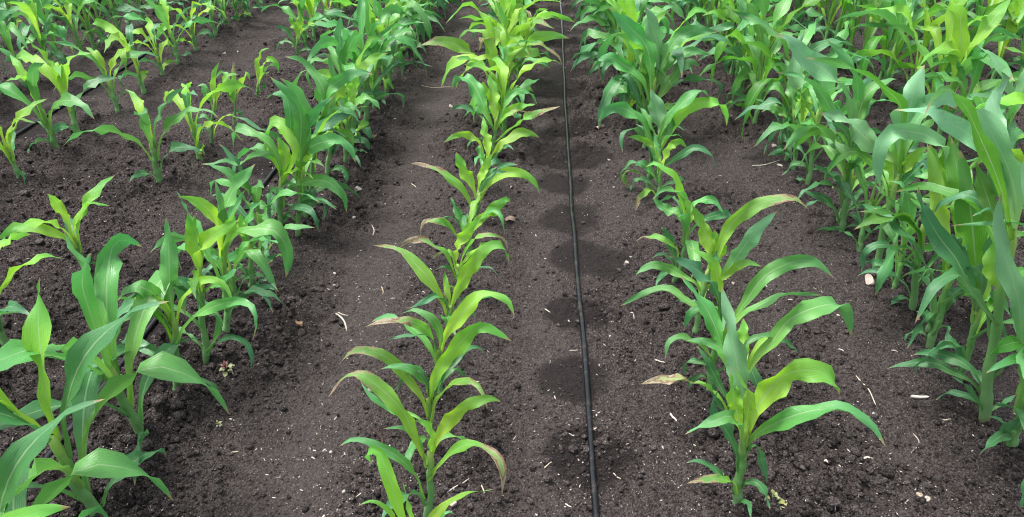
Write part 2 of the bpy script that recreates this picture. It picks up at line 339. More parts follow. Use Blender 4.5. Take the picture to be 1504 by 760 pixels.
 ('l',30,0,'9,0,233,36 21,14,291,76 10,30,353,80'),
 ('g',28,165,'6,0,154,-20 -27,7,192,-37 -62,17,206,-36 -101,27,224,-35 -144,39,229,-37 -191,51,192,-39'),
 ('l',30,10,'9,0,230,27 37,26,273,57 41,47,322,61'),
 ('d',19,150,'3,0,83,-17 -17,10,116,-34 -40,23,115,-36 -65,38,94,-40'),
]),
('R1e',0.442,2.024,(19,0,242),8.0,[
 ('g',23,200,'16,0,213,18 14,5,268,41 -13,-5,326,23 -56,-20,363,-19 -93,-34,369,-35 -117,-43,341,-31'),
 ('l',31,170,'17,0,219,-29 -3,1,284,-58 -25,4,356,-55 -61,11,407,-51 -99,17,427,-48 -127,22,409,-48'),
 ('g',37,165,'15,0,195,-29 -12,3,254,-54 -51,14,262,-52 -75,20,279,-52 -95,25,297,-53'),
 ('g',24,10,'18,0,228,18 30,5,292,35 75,13,307,40 98,17,296,23 121,21,257,-24'),
 ('d',27,20,'12,0,162,14 62,23,225,31 138,50,236,39 179,65,215,23 221,80,162,-23'),
 ('B',21,160,'7,0,86,-18 -7,2,136,-33 -54,20,160,-31 -99,36,149,-33 -136,49,115,-35'),
 ('d',31,155,'5,0,68,-26 -12,6,114,-52 -29,14,159,-51 -46,22,192,-49 -57,27,201,-47'),
 ('l',38,0,'16,0,206,38 25,21,255,79 14,40,297,84'),
 ('d',18,160,'4,0,55,-16 -27,10,98,-31 -53,19,104,-32 -72,26,87,-34'),
]),
('R1f',0.433,2.673,(12,0,254),8.5,[
 ('l',47,10,'7,0,138,22 61,11,251,43 99,17,329,43 157,28,369,47 223,39,369,24 269,47,331,-28 293,52,263,-53'),
 ('d',30,340,'3,0,70,24 51,-19,135,47 105,-38,188,45 150,-55,219,42 208,-76,193,43 228,-83,120,45'),
 ('G',68,180,'9,0,184,38 32,13,249,81 11,29,326,86 -24,50,420,89'),
 ('g',53,170,'8,0,170,-28 -14,3,233,-55 -56,10,305,-52 -106,19,350,-51 -162,29,361,-52 -210,37,300,-55'),
 ('g',40,0,'9,0,198,32 59,19,275,68 57,40,363,71'),
 ('g',47,20,'10,0,208,19 51,19,322,38 93,34,379,41 156,57,417,20 206,75,371,-32'),
 ('d',29,200,'7,0,139,23 -56,-21,270,26 -107,-39,296,-16 -144,-53,273,-37 -146,-53,221,-37'),
 ('d',27,150,'3,0,67,-15 -33,19,116,-31 -74,43,116,-17 -97,56,77,19 -108,62,22,38'),
]),
('R1g',0.458,2.609,(-6,0,184),7.0,[
 ('l',38,10,'-3,0,104,19 18,3,183,37 47,8,232,38 72,13,241,44 102,18,212,50'),
 ('d',27,165,'-2,0,53,-16 -47,12,85,-33 -80,21,86,-37 -98,26,48,-20 -101,27,23,22'),
 ('g',32,180,'-4,0,121,37 -10,21,197,76 -24,40,264,77'),
 ('d',23,25,'-2,0,54,13 54,25,72,28 89,42,85,13 113,53,60,-23'),
 ('g',30,160,'-3,0,82,-20 -46,17,141,-40 -77,28,153,-43 -95,35,123,-49'),
]),
('R1h',0.461,3.106,(21,0,340),9.5,[
 ('G',95,180,'16,0,265,39 50,20,358,82 11,49,494,86 -49,80,626,88'),
 ('g',74,165,'15,0,251,-36 -25,7,460,-70 -101,27,547,-67 -181,49,626,-66'),
 ('g',46,10,'15,0,247,20 57,10,361,39 97,17,403,40 181,32,435,43 267,47,414,46'),
 ('g',61,20,'16,0,260,20 52,19,423,40 105,38,504,43 168,61,527,47 245,89,526,51'),
 ('g',54,160,'13,0,220,-25 -47,17,339,-49 -100,37,374,-49 -159,58,405,-51 -210,76,393,-26 -248,90,343,32'),
 ('g',60,10,'12,0,201,25 67,12,276,51 117,21,358,52 171,30,397,58 213,38,372,65'),
 ('d',34,160,'8,0,125,-21 -47,17,242,-42 -97,35,327,-18 -139,50,315,28 -153,56,227,49'),
]),
('R2z',1.153,1.333,(-48,0,233),11.5,[
 ('d',25,340,'-2,0,10,20 15,-12,6,38 29,-32,6,37 39,-44,6,36'),
 ('d',24,190,'-2,0,10,33 -49,-20,71,56 -72,-34,128,45 -84,-45,174,39'),
 ('d',16,200,'-9,0,43,19 -64,-23,111,24 -97,-35,126,-10'),
 ('d',33,10,'-37,0,177,14 -21,-4,277,29 -29,-5,355,6 14,2,312,-40'),
 ('g',21,160,'-48,0,233,21 -145,53,586,24 -198,72,582,-13 -231,84,571,-31 -264,96,555,-31'),
 ('G',54,180,'-48,0,233,31 -168,21,626,64 -205,39,708,65 -221,51,761,61 -217,60,800,57'),
 ('G',41,190,'-48,0,233,26 -156,-28,458,52 -199,-35,546,50 -232,-41,628,48 -245,-43,689,45'),
]),
('R2a',1.137,1.427,(-120,0,561),13.1,[
 ('d',13,195,'-9,0,44,22 -51,-14,85,43 -84,-23,125,23 -121,-32,150,-17'),
 ('d',18,160,'-7,0,32,-17 -42,15,65,-30 -85,31,63,-27 -110,40,28,-27'),
 ('d',16,20,'-2,0,10,6 23,9,44,14 58,21,45,16 94,34,48,17'),
 ('d',19,25,'-35,0,163,7 -2,-1,202,17 21,10,203,22 44,20,199,25'),
 ('d',24,160,'-17,0,82,-20 -60,22,115,-39 -104,38,133,-36 -135,49,145,-34 -166,60,139,-33 -193,70,118,-33 -232,85,86,-33'),
 ('d',42,165,'-53,0,247,17 -90,24,327,-35 -138,37,384,-68 -183,49,447,-67 -224,60,488,-67 -266,71,543,-33 -293,79,582,36 -306,82,622,69'),
 ('d',35,195,'-66,0,310,30 -143,-38,376,57 -209,-56,446,26 -252,-67,487,-28 -299,-80,508,-44 -346,-93,506,-32 -371,-99,471,-27 -385,-103,430,-27'),
 ('l',46,180,'-80,0,374,37 -105,11,422,70 -121,20,470,67 -133,30,517,65'),
 ('G',46,170,'-112,0,525,32 -163,29,644,65 -194,34,680,33 -245,43,745,-34 -306,54,777,-65 -350,62,798,-60 -412,73,800,-58'),
 ('v',30,195,'-115,0,540,21 -260,-70,728,44 -319,-85,803,46 -376,-101,865,51 -414,-111,894,26 -464,-124,923,-25 -504,-135,923,-41 -530,-142,888,-34'),
 ('G',65,175,'-110,0,514,33 -123,21,608,70 -160,33,682,76 -203,45,745,82 -248,57,797,44 -283,65,812,-40'),
 ('G',51,180,'-120,0,561,34 -181,48,721,65 -193,71,788,59 -179,86,824,54 -142,100,843,53'),
 ('d',28,160,'-103,0,483,-26 -137,50,558,-50 -172,63,590,-45 -203,74,597,-41 -230,84,569,-41 -239,87,522,-44'),
 ('v',41,180,'-107,0,501,39 -157,20,574,75 -192,37,639,73 -213,50,688,71'),
]),
('R2b',1.143,1.577,(-29,0,269),9.8,[
 ('d',18,180,'-2,0,22,27 -30,-13,79,52 -54,-30,152,49'),
 ('d',25,165,'-6,0,57,-30 -36,10,107,-53 -59,16,124,-44 -74,20,107,-43 -82,22,58,-45'),
 ('l',46,180,'-24,0,226,29 -27,12,302,59 -31,21,358,60 -39,30,412,61'),
 ('v',65,180,'-29,0,269,34 -77,16,400,70 -129,32,522,70 -157,41,589,70 -179,50,654,69'),
 ('d',39,190,'-29,0,269,20 -66,-12,436,38 -66,-12,529,42 -38,-7,545,26 -6,-1,506,-26'),
 ('d',37,170,'-26,0,244,29 -86,15,360,60 -124,22,414,60 -145,26,450,60'),
]),
('R2c',1.127,1.722,(-24,0,299),10.7,[
 ('d',24,165,'-5,0,58,-26 -28,8,103,-48 -50,13,122,-42 -64,17,124,-37'),
 ('d',32,15,'-11,0,139,14 5,1,170,28 21,6,190,28 44,12,214,28'),
 ('d',18,160,'-2,0,26,-17 -31,11,50,-31 -52,19,43,-31 -65,24,6,-33'),
 ('v',71,180,'-22,0,278,29 -12,15,375,61 -28,29,469,65 -54,40,540,68 -74,50,603,68'),
 ('d',25,190,'-22,0,279,20 -34,-13,349,49 -55,-20,384,36 -69,-24,376,-15 -48,-28,306,-45'),
 ('l',46,180,'-23,0,288,36 -66,13,395,72 -100,23,470,71 -117,30,525,71 -146,40,599,71'),
 ('v',41,170,'-22,0,276,35 -77,24,368,71 -117,37,422,70 -133,43,459,68'),
]),
('R2d',1.155,1.900,(-52,0,326),10.7,[
 ('d',20,160,'-6,0,35,-15 -36,13,44,-30 -57,21,20,-32 -62,22,6,-34'),
 ('d',24,195,'-23,0,144,21 -60,-16,197,23 -108,-29,228,-22 -152,-41,252,-38 -193,-52,247,-30 -208,-56,223,-30 -183,-49,149,-34'),
 ('G',48,190,'-50,0,308,18 16,3,434,41 -30,-5,483,52 -62,-11,537,26 -120,-21,580,-35 -177,-31,597,-58 -236,-42,604,-48 -261,-46,563,-45 -243,-43,492,-50 -200,-35,407,-53'),
 ('l',47,180,'-51,0,315,30 -38,16,405,64 -59,29,483,70 -89,40,539,74'),
 ('v',57,0,'-52,0,326,28 -21,21,424,59 -24,37,501,64 -43,50,566,67'),
 ('d',23,345,'-16,0,101,18 13,-3,143,37 29,-8,171,14 39,-10,144,-30'),
]),
('R2e',1.124,2.117,(-20,0,373),11.1,[
 ('d',20,330,'-2,0,30,19 16,-13,33,40 26,-24,9,25 18,-30,6,-14'),
 ('d',19,15,'-7,0,135,12 48,13,149,23 70,19,164,23 99,27,170,24'),
 ('l',57,180,'-15,0,279,34 -25,13,343,68 -37,27,406,68 -42,40,468,67'),
 ('l',38,10,'-17,0,315,20 -8,-1,401,39 5,1,445,39 32,6,464,40'),
 ('G',60,170,'-18,0,337,18 -43,8,399,-39 -116,20,448,-74 -176,31,498,-71 -230,41,526,-67 -279,49,524,-63'),
 ('G',82,180,'-19,0,361,33 -29,38,491,66 -31,64,574,64 -28,86,645,62 -11,100,686,60'),
 ('v',38,190,'-20,0,373,18 -79,-14,585,40 -140,-25,640,21 -202,-36,678,-26 -279,-49,703,-48 -355,-63,714,-46'),
 ('G',58,350,'-20,0,372,29 -18,3,516,55 11,-2,582,55 61,-11,597,62 102,-18,559,69'),
 ('d',55,0,'-16,0,303,22 7,-9,373,46 27,-15,415,20 51,-20,384,-36'),
 ('d',34,20,'-10,0,181,11 16,6,232,4 37,14,243,-30 89,32,177,-43'),
]),
('R2f',1.103,2.399,(-49,0,353),10.2,[
 ('d',28,165,'-5,0,34,-25 -30,8,77,-47 -78,21,128,-44 -120,32,135,-41 -161,43,148,-40'),
 ('d',24,330,'-7,0,47,19 11,-7,78,36 31,-18,79,34 64,-37,37,34'),
 ('d',24,345,'-2,0,13,16 34,-9,40,32 67,-18,32,33 125,-33,6,34'),
 ('d',27,20,'-12,0,90,13 42,15,103,29 92,33,94,35 165,60,59,39'),
 ('d',34,190,'-20,0,146,23 -59,-10,211,22 -107,-19,246,-26 -156,-27,277,-51'),
 ('G',70,175,'-43,0,314,34 -63,5,449,72 -107,9,530,38 -190,17,602,-38 -254,22,638,-77 -309,27,697,-76 -367,32,717,-73'),
 ('g',41,195,'-46,0,334,21 -182,-49,526,45 -228,-61,571,24 -281,-75,597,-22 -332,-89,599,-44'),
 ('g',38,180,'-47,0,341,31 -63,22,549,67 -119,32,632,74 -177,40,680,79'),
 ('G',57,0,'-49,0,353,32 -28,17,433,65 -29,36,522,66 -19,50,582,65'),
 ('d',38,10,'-40,0,293,19 -26,-13,342,41 -12,-18,374,17 6,-19,355,-36'),
 ('g',42,180,'-42,0,303,33 -36,11,362,67 -35,19,408,72 -58,30,464,75'),
 ('g',47,15,'-46,0,333,17 -27,-7,514,34 22,6,556,39 56,15,565,48 83,22,556,56'),
]),
('R2g',1.096,2.780,(-25,0,333),9.8,[
 ('d',27,170,'-5,0,64,-20 -37,7,97,-36 -70,12,94,-34 -109,19,47,-33'),
 ('d',24,155,'-2,0,28,-17 -36,17,25,-34 -69,32,6,-35'),
 ('d',33,15,'-6,0,82,18 65,18,67,18 103,28,35,-20 120,32,15,-39'),
 ('g',74,180,'-22,0,292,34 -13,12,370,71 -43,30,484,74'),
 ('G',54,170,'-20,0,276,-22 -129,38,441,43 -138,47,525,82 -113,50,607,78'),
 ('l',48,180,'-22,0,292,-21 -62,12,328,34 -74,24,379,67 -69,30,404,62'),
 ('g',46,10,'-23,0,307,17 6,1,361,13 50,9,340,-28 81,14,302,-48'),
]),
('R2h',1.076,3.035,(-9,0,238),8.2,[
 ('d',27,180,'-3,0,84,25 -40,0,161,26 -69,0,198,-21 -71,0,176,-43'),
 ('g',52,180,'-8,0,208,38 -23,16,292,76 -41,30,361,77'),
 ('d',29,200,'-2,0,52,-18 -37,-13,67,-28 -48,-17,26,-24'),
 ('g',40,170,'-6,0,177,-24 -47,8,213,-46 -100,18,233,-43 -135,24,212,-42'),
 ('g',46,0,'-8,0,217,33 19,24,305,67 35,40,358,67'),
]),
('L2a',-0.916,1.565,(52,0,326),9.0,[
 ('d',17,345,'5,0,33,-19 27,-7,68,-21 55,-15,96,15 102,-27,121,27 137,-37,111,22 153,-41,71,23 143,-38,23,27'),
 ('g',17,350,'9,0,58,-30 50,-15,105,-51 70,-27,172,-39 67,-30,194,-36 54,-30,187,-46'),
 ('l',41,180,'45,0,284,-31 46,8,362,-62 44,14,419,-61 40,20,470,-61'),
 ('l',40,10,'43,0,268,-36 61,11,377,-38 98,17,414,33 145,26,448,68 179,32,475,68'),
 ('l',35,180,'48,0,305,-30 35,24,373,-62 33,38,415,-66 41,50,448,-70'),
 ('d',30,200,'33,0,211,-25 14,5,258,-48 0,0,287,-46 -13,-5,302,-44'),
 ('g',28,340,'40,0,252,24 128,-47,317,24 166,-60,352,-26 186,-68,373,-50'),
]),
('L2b',-0.909,1.692,(44,0,278),9.9,[
 ('d',20,345,'9,0,59,-19 42,-11,109,-41 78,-21,152,-24 119,-32,186,10 159,-43,186,24 188,-50,141,21'),
 ('g',48,350,'35,0,226,-28 74,-13,320,-27 131,-23,376,30 183,-32,394,51 227,-40,390,43 244,-43,346,45 234,-41,276,51 221,-39,235,54'),
 ('g',53,15,'39,0,250,-43 61,40,399,-45 92,59,458,39 125,76,497,80 153,91,529,79'),
 ('g',27,0,'42,0,267,-31 65,19,417,-60 62,26,464,-57 57,30,494,-56'),
 ('l',38,170,'41,0,260,-22 55,-10,412,-41 36,-6,456,-39 12,-2,471,-41 -18,3,474,-45'),
 ('l',33,0,'42,0,267,-35 73,10,349,-70 94,16,398,-73 111,20,424,-76'),
]),
('L2c',-0.920,1.932,(28,0,185),8.6,[
 ('d',21,10,'8,0,49,20 37,6,91,38 67,12,111,35 107,19,128,33'),
 ('d',23,165,'6,0,38,-13 -11,0,58,-36 -39,4,38,-22 -68,8,6,25'),
 ('d',20,340,'3,0,18,20 34,-12,41,37 74,-27,67,29 103,-38,55,22'),
 ('g',38,10,'23,0,150,-36 26,18,228,-35 46,31,281,38 75,43,310,73'),
 ('g',32,170,'22,0,142,-19 -10,2,158,-21 -40,7,114,26 -53,9,87,50'),
 ('l',34,180,'24,0,160,-28 11,18,227,-58 11,30,273,-60'),
 ('g',31,15,'22,0,142,28 66,18,217,52 99,27,237,46 127,34,228,43'),
]),
('L2s',-0.902,2.004,(2,0,64),3.6,[
 ('l',14,0,'2,0,43,-24 6,0,95,-48 12,0,157,-48'),
 ('l',13,10,'1,0,37,-13 23,4,99,24 52,9,132,48'),
 ('l',12,350,'1,0,33,-13 41,-7,80,21 76,-13,106,37 89,-16,81,30'),
 ('g',12,190,'1,0,32,-21 -9,-2,83,-40 -21,-4,102,-38'),
]),
('L2d',-0.928,2.290,(38,0,246),9.5,[
 ('g',42,350,'18,0,119,-26 48,-9,190,-31 125,-22,225,19 193,-34,235,42 231,-41,202,40 243,-43,146,44 232,-41,96,48'),
 ('g',37,195,'14,0,89,-20 -8,-2,110,-39 -39,-10,130,-38 -72,-19,134,-39 -107,-29,125,-39'),
 ('g',41,170,'31,0,202,-21 39,-7,298,-40 22,-4,354,-38 -9,2,384,-38 -54,10,406,-46 -97,17,403,-29 -129,23,360,19 -138,24,319,44'),
 ('g',51,15,'34,0,221,33 58,16,265,63 100,27,312,60 149,40,345,57 205,55,358,56 255,68,343,60 279,75,271,64'),
 ('l',40,345,'34,0,218,-25 111,-30,338,-45 105,-28,391,-38 75,-20,435,-41 36,-10,440,-27 1,0,402,18 -10,3,331,41'),
 ('g',34,200,'30,0,194,-26 28,10,303,-49 4,1,327,-43 -57,-21,310,-41 -94,-34,301,-40 -129,-47,316,-40 -163,-59,316,-40 -199,-72,321,-40'),
 ('d',25,340,'14,0,88,-11 62,-23,131,18 112,-41,152,34 174,-63,163,28 213,-78,142,24'),
 ('d',27,330,'13,0,83,26 91,-62,147,41 140,-97,151,28 159,-115,125,24 155,-119,84,26'),
 ('l',51,0,'35,0,225,-37 48,18,295,-71 43,33,351,-67 33,40,373,-64'),
]),
('L2e',-0.876,2.292,(50,0,278),9.0,[
 ('g',70,0,'45,0,252,-38 86,27,416,-74 77,43,506,-69 60,54,563,-66 34,60,585,-64'),
 ('g',53,165,'44,0,245,-26 83,-4,488,-50 55,10,548,-47 12,27,594,-46'),
 ('g',43,10,'42,0,235,-18 99,29,428,34 139,41,484,66 188,53,518,63'),
 ('g',33,160,'42,0,233,-15 38,-14,498,-30 18,-7,527,-36 -16,6,523,-20 -52,19,499,26'),
 ('d',39,350,'17,0,92,-33 75,-13,180,-39 104,-18,210,17 99,-17,156,49'),
 ('d',27,190,'11,0,62,-16 -16,-3,86,-33 -49,-9,66,-36 -70,-12,39,-40'),
 ('l',47,0,'44,0,246,-40 68,21,314,-79 81,40,374,-78'),
]),
('L2f',-0.892,2.530,(65,0,292),9.0,[
 ('g',41,170,'60,0,269,-24 117,-21,464,-44 75,-13,528,-42 30,-5,569,-44 -25,4,575,-47'),
 ('g',49,0,'62,0,278,-41 147,30,472,-80 147,40,536,-75 140,50,594,-73'),
 ('g',61,10,'58,0,260,-18 112,20,455,33 183,32,510,63 244,43,532,59 289,51,527,58'),
 ('g',38,350,'54,0,242,-23 118,-21,383,-25 172,-30,400,17 209,-37,382,36 233,-41,351,35'),
 ('d',33,195,'17,0,78,-17 -15,-4,111,-34 -53,-14,100,-37 -71,-19,59,-41'),
 ('d',27,340,'12,0,54,21 68,-25,94,38 104,-38,107,31 131,-48,95,26'),
]),
('L2g',-0.885,2.743,(57,0,304),8.6,[
 ('d',46,0,'18,0,99,-34 49,0,159,-34 58,0,189,33 24,0,99,66'),
 ('l',56,0,'49,0,261,-42 99,20,381,-84 125,30,438,-84'),
 ('d',29,350,'6,0,32,20 54,-9,67,36 91,-16,62,30 101,-18,6,29'),
 ('g',42,350,'47,0,251,-13 116,-20,327,23 165,-29,344,41 197,-35,305,36'),
 ('g',44,190,'48,0,258,-33 45,8,357,-63 30,5,399,-60 3,1,386,-60'),
 ('g',43,0,'51,0,276,-40 73,23,352,-81 89,40,407,-81'),
]),
('L2h',-0.843,2.892,(47,0,278),8.1,[
 ('d',31,350,'14,0,81,-12 62,-11,132,16 101,-18,129,32 118,-21,69,30'),
 ('d',28,15,'8,0,47,17 58,16,74,34 99,26,60,34'),
 ('l',50,0,'42,0,248,-41 73,26,356,-81 88,40,414,-81'),
 ('g',44,350,'40,0,236,-15 106,-19,314,26 159,-28,319,47 190,-33,278,42'),
 ('g',45,190,'41,0,240,-28 19,3,334,-54 -8,-1,370,-52 -38,-7,351,-53'),
]),
('L3a',-1.496,3.070,(69,0,234),7.0,[
 ('l',27,0,'55,0,186,-34 58,11,261,-69 77,23,342,-73 101,30,385,-76'),
 ('l',32,10,'54,0,183,-30 98,17,290,-31 139,25,327,25 172,30,323,51'),
 ('g',31,195,'49,0,166,-23 29,8,246,-45 18,5,287,-44 -5,-1,279,-45'),
 ('d',26,170,'32,0,108,-13 -4,1,153,-11 -35,6,135,21 -57,10,101,36'),
 ('d',23,160,'18,0,60,-12 -7,2,88,-9 -46,17,65,26'),
]),
('L3b',-1.486,3.327,(45,0,175),6.0,[
 ('B',26,0,'36,0,141,-34 38,8,206,-68 41,15,262,-68 41,20,306,-67'),
 ('l',31,10,'36,0,139,-31 78,14,221,-33 107,19,262,24 116,21,229,52'),
 ('g',26,195,'31,0,122,-22 -6,-2,182,-44 -30,-8,160,-47'),
 ('B',25,170,'28,0,110,-16 13,-2,142,-35 43,-8,217,-38'),
 ('d',20,10,'14,0,55,20 35,6,71,36 49,9,43,34'),
]),
('L3c',-1.497,3.699,(25,0,100),6.5,[
 ('l',35,0,'21,0,82,-35 25,8,170,-73 49,15,239,-38 81,18,263,38 96,20,256,71'),
 ('l',33,10,'21,0,81,-26 63,11,187,-28 102,18,221,21 129,23,202,45 134,24,148,46'),
 ('l',27,350,'19,0,76,-25 54,-9,140,-25 103,-18,161,31'),
 ('d',26,0,'11,0,45,11 35,0,53,-26 58,0,101,-48'),
]),
('L3d',-1.493,4.393,(31,0,149),7.5,[
 ('d',37,190,'16,0,78,-23 -19,-3,161,-45 -52,-9,202,-44 -90,-16,208,-45'),
 ('l',53,180,'28,0,132,-35 15,17,208,-68 -14,30,260,-67'),
 ('l',48,0,'28,0,132,-38 56,18,236,-75 54,30,300,-73'),
 ('l',38,350,'28,0,134,-24 94,-17,206,-25 162,-29,233,24 214,-38,240,48'),
 ('d',31,10,'8,0,37,20 45,8,65,39 92,16,63,37 117,21,12,38'),
 ('d',31,165,'17,0,80,-15 -35,9,113,-14 -92,25,100,21 -118,32,56,36'),
]),
('L2z',-0.944,1.428,(56,0,274),9.5,[
 ('g',28,345,'36,0,175,-27 99,-26,264,-28 180,-48,337,26 246,-66,375,48 290,-78,392,40 330,-88,395,33 344,-92,372,33 340,-91,333,37'),
 ('l',23,15,'46,0,224,31 82,22,310,57 117,31,345,50 150,40,358,43 176,47,350,43 191,51,324,48 191,51,299,53'),
 ('d',15,350,'9,0,42,22 44,-8,72,38 76,-13,83,29 109,-19,71,26 121,-21,24,8 106,-19,6,-31'),
 ('d',14,10,'6,0,28,12 19,3,7,24 59,10,6,24 83,15,6,25'),
 ('g',37,190,'46,0,226,-25 32,6,331,-48 -4,-1,373,-50 -51,-9,338,-57'),
 ('g',42,0,'52,0,253,-31 58,21,361,-63 60,38,446,-63 64,50,505,-63'),
 ('l',34,170,'51,0,250,-17 44,-8,320,-39 2,0,334,-22 -56,10,264,32'),
]),
('R2y',1.092,1.073,(-42,0,168),9.8,[
 ('d',15,170,'-30,0,120,-24 -76,13,175,-42 -87,15,164,-36 -84,15,118,-36 -79,14,83,-38'),
 ('d',18,10,'-31,0,126,12 -49,-9,194,23 -28,-5,214,31 17,3,177,44'),
 ('d',27,0,'-37,0,148,22 -32,17,209,46 -32,34,268,48 -37,50,326,49'),
]),
]
# ------------------------------------------------------------------ ground
rs = np.random.RandomState(5)
def vhash(i, j, k):
    n = (i.astype(np.int64)*374761393 + j.astype(np.int64)*668265263 + k*974634777) & 0x7fffffff
    n = ((n ^ (n >> 13))*1274126177) & 0x7fffffff
    n = ((n ^ (n >> 16))*1911520717) & 0x7fffffff
    return ((n ^ (n >> 15)) & 0xfffff)/float(0x100000)
def vnoise(x, y, k):
    i = np.floor(x); j = np.floor(y); fx = x-i; fy = y-j; fx = fx*fx*(3-2*fx); fy = fy*fy*(3-2*fy)
    a = vhash(i, j, k); b = vhash(i+1, j, k); c = vhash(i, j+1, k); d = vhash(i+1, j+1, k)
    return (a*(1-fx)+b*fx)*(1-fy)+(c*(1-fx)+d*fx)*fy
def fbm(x, y, k, o=4):
    s = 0; a = .5
    for q in range(o): s = s+a*vnoise(x*2**q, y*2**q, k+q*17); a *= .5
    return s/(1-.5**o)
def lumps(x, y, cell, k, dens=1.0):
    """rounded clods on a jittered grid: height 0..1"""
    X = x/cell; Y = y/cell; i0 = np.floor(X); j0 = np.floor(Y); h = np.zeros_like(X)
    for di in (-1, 0, 1):
        for dj in (-1, 0, 1):
            i = i0+di; j = j0+dj
            px = i+vhash(i, j, k); py = j+vhash(i, j, k+1); r = .35+.45*vhash(i, j, k+2)**1.5; on = vhash(i, j, k+3) < dens
            sx = .75+.6*vhash(i, j, k+4)
            d2 = (((X-px)*sx)**2+((Y-py)/sx)**2)/(r*r)
            h = np.maximum(h, np.where(on, r*np.sqrt(np.clip(1-d2, 0, 1)), 0))
    return h
ROWX = {'A': -.235, 'B': .455, 'C': 1.11, 'D': -.90, 'E': -1.50, 'F': -2.16, 'G': -2.82, 'H': -3.48, 'I': 1.79, 'J': 2.46, 'K': 3.13, 'L': 3.80}
PIPEX = {0: (lambda y: .145-.005*np.clip(y-1.2, 0, 9)**1-.012*np.sin(np.clip(y, 1, 7)*.9-1.0)), 1: (lambda y: -1.15+.02*(y-2.2)), 2: (lambda y: 1.47+.0*(y-2.2)), 3: (lambda y: 2.80+.0*y), 4: (lambda y: -2.49+.0*y)}
EMIT = {0: 1.27, 1: 1.1, 2: 1.2, 3: 1.0, 4: 1.15}
def rowdist(x):
    return np.min([np.abs(x-v) for v in ROWX.values()], axis=0)
def smooth_h(x, y):
    d = rowdist(x)
    h = .022*np.exp(-(d/.15)**2)
    h = h + .016*(fbm(x*2.2+9, y*1.6, 3)-.5)
    h = h - .012*np.exp(-((x+.58)/.13)**2)            # trodden strip between two rows
    return h
def rough_amp(x, y):
    a = .35+1.1*sstep(.35, .7, fbm(x*3.1+4, y*2.3+2, 41, 3))
    a = a*(1-.65*np.exp(-((x+.56)/.12)**2))
    a = a*(1-.45*np.exp(-((x-.02)/.13)**2))
    a = a+.35*np.exp(-((np.abs(x+.235)-.13)/.07)**2)+.35*np.exp(-((np.abs(x+.90)-.12)/.08)**2)
    return a
def ground_h(x, y):
    near = 1-sstep(7, 12, np.hypot(x, y))
    A = rough_amp(x, y)*near
    wx = x+.012*(vnoise(x*40, y*40, 7)-.5); wy = y+.012*(vnoise(x*40+5, y*40+3, 8)-.5)
    h = smooth_h(x, y)
    for fx in PIPEX.values(): A = A*(1-.75*np.exp(-((x-fx(y))/.022)**2))
    h = h + A*(.028*lumps(wx, wy, .075, 100, .3) + .021*lumps(wx, wy, .034, 110, .65) + .014*lumps(wx, wy, .018, 120, .9) + .008*(fbm(x*38, y*38, 60, 3)-.5))
    h = h + .0035*(fbm(x*70, y*70, 77, 2)-.5)*near
    return h
def axis(fine, growth_lo, growth_hi, lo, hi):
    return fine
def spaced(lo, hi, f):
    out = [lo]
    while out[-1] < hi: out.append(out[-1]+f(out[-1]))
    return out
ys = np.array([-300, -120, -50, -20, -8, -3, -1, -.3, .1, .4, .6]+spaced(.75, 6.9, lambda y: .0052+.0019*max(0, y-1.3))+[7.1, 7.4, 7.8, 8.5, 10, 13, 18, 28, 50, 100, 220, 500])
xp = np.array(spaced(.004, 4.7, lambda x: .0060+.0034*max(0, x-1.0)))
xs = np.concatenate([-xp[::-1], xp]); far = np.array([4.9, 5.2, 5.7, 6.5, 8, 11, 16, 26, 50, 110, 260, 500])
xs = np.concatenate([-far[::-1], xs, far])
GX, GY = np.meshgrid(xs, ys); gx = GX.ravel(); gy = GY.ravel()
gz = ground_h(gx, gy)
nx, ny = len(xs), len(ys)
idx = np.arange(nx*ny).reshape(ny, nx)
Fq = np.stack([idx[:-1, :-1].ravel(), idx[:-1, 1:].ravel(), idx[1:, 1:].ravel(), idx[1:, :-1].ravel()], 1)
gm = mesh_np('ground', np.stack([gx, gy, gz], 1), Fq)
wet = np.zeros_like(gx)
for k, fx in PIPEX.items():
    px = fx(gy)
    t = (gy-EMIT[k])/.302; tt = np.round(t)
    seedr = .085+.075*vhash(tt, tt*0+k, 301)
    cy_ = EMIT[k]+.302*(tt+.12*(vhash(tt, tt*0+k, 302)-.5))
    cx_ = px+.07*(vhash(tt, tt*0+k, 303)-.5)
    d = np.hypot((gx-cx_)/(1.0+.5*vhash(tt, tt*0+k, 306)), gy-cy_)/seedr
    d = d+1.1*(fbm(gx*7, gy*7, 310, 4)-.5)
    wet = np.maximum(wet, (.72+.28*vhash(tt, tt*0+k, 305))*(1-sstep(.6, 1.22, d)))
    wet = np.maximum(wet, 0.25*(1-sstep(.02, .10, np.abs(gx-px)+.05*(fbm(gx*9, gy*9, 320, 2)-.5))))
dry = np.exp(-((gx+.56)/.13)**2)*.9+np.exp(-((gx+.01)/.10)**2)*.6+np.exp(-((gx-.80)/.15)**2)*.35
dry = dry*(.5+.9*fbm(gx*4, gy*2, 330, 3))
for nm, arr in (('wet', wet), ('dry', np.clip(dry, 0, 1))):
    a = gm.attributes.new(nm, 'FLOAT', 'POINT'); a.data.foreach_set('value', arr.astype(np.float32))
gm.materials.append(SOIL)
tag(link(bpy.data.objects.new('ground', gm)), 'dark brown crumbly field soil between the maize rows', 'soil', kind='structure')
def gh(x, y): return float(ground_h(np.array([x], float), np.array([y], float))[0])
def gs(x, y): return float(smooth_h(np.array([x], float), np.array([y], float))[0])

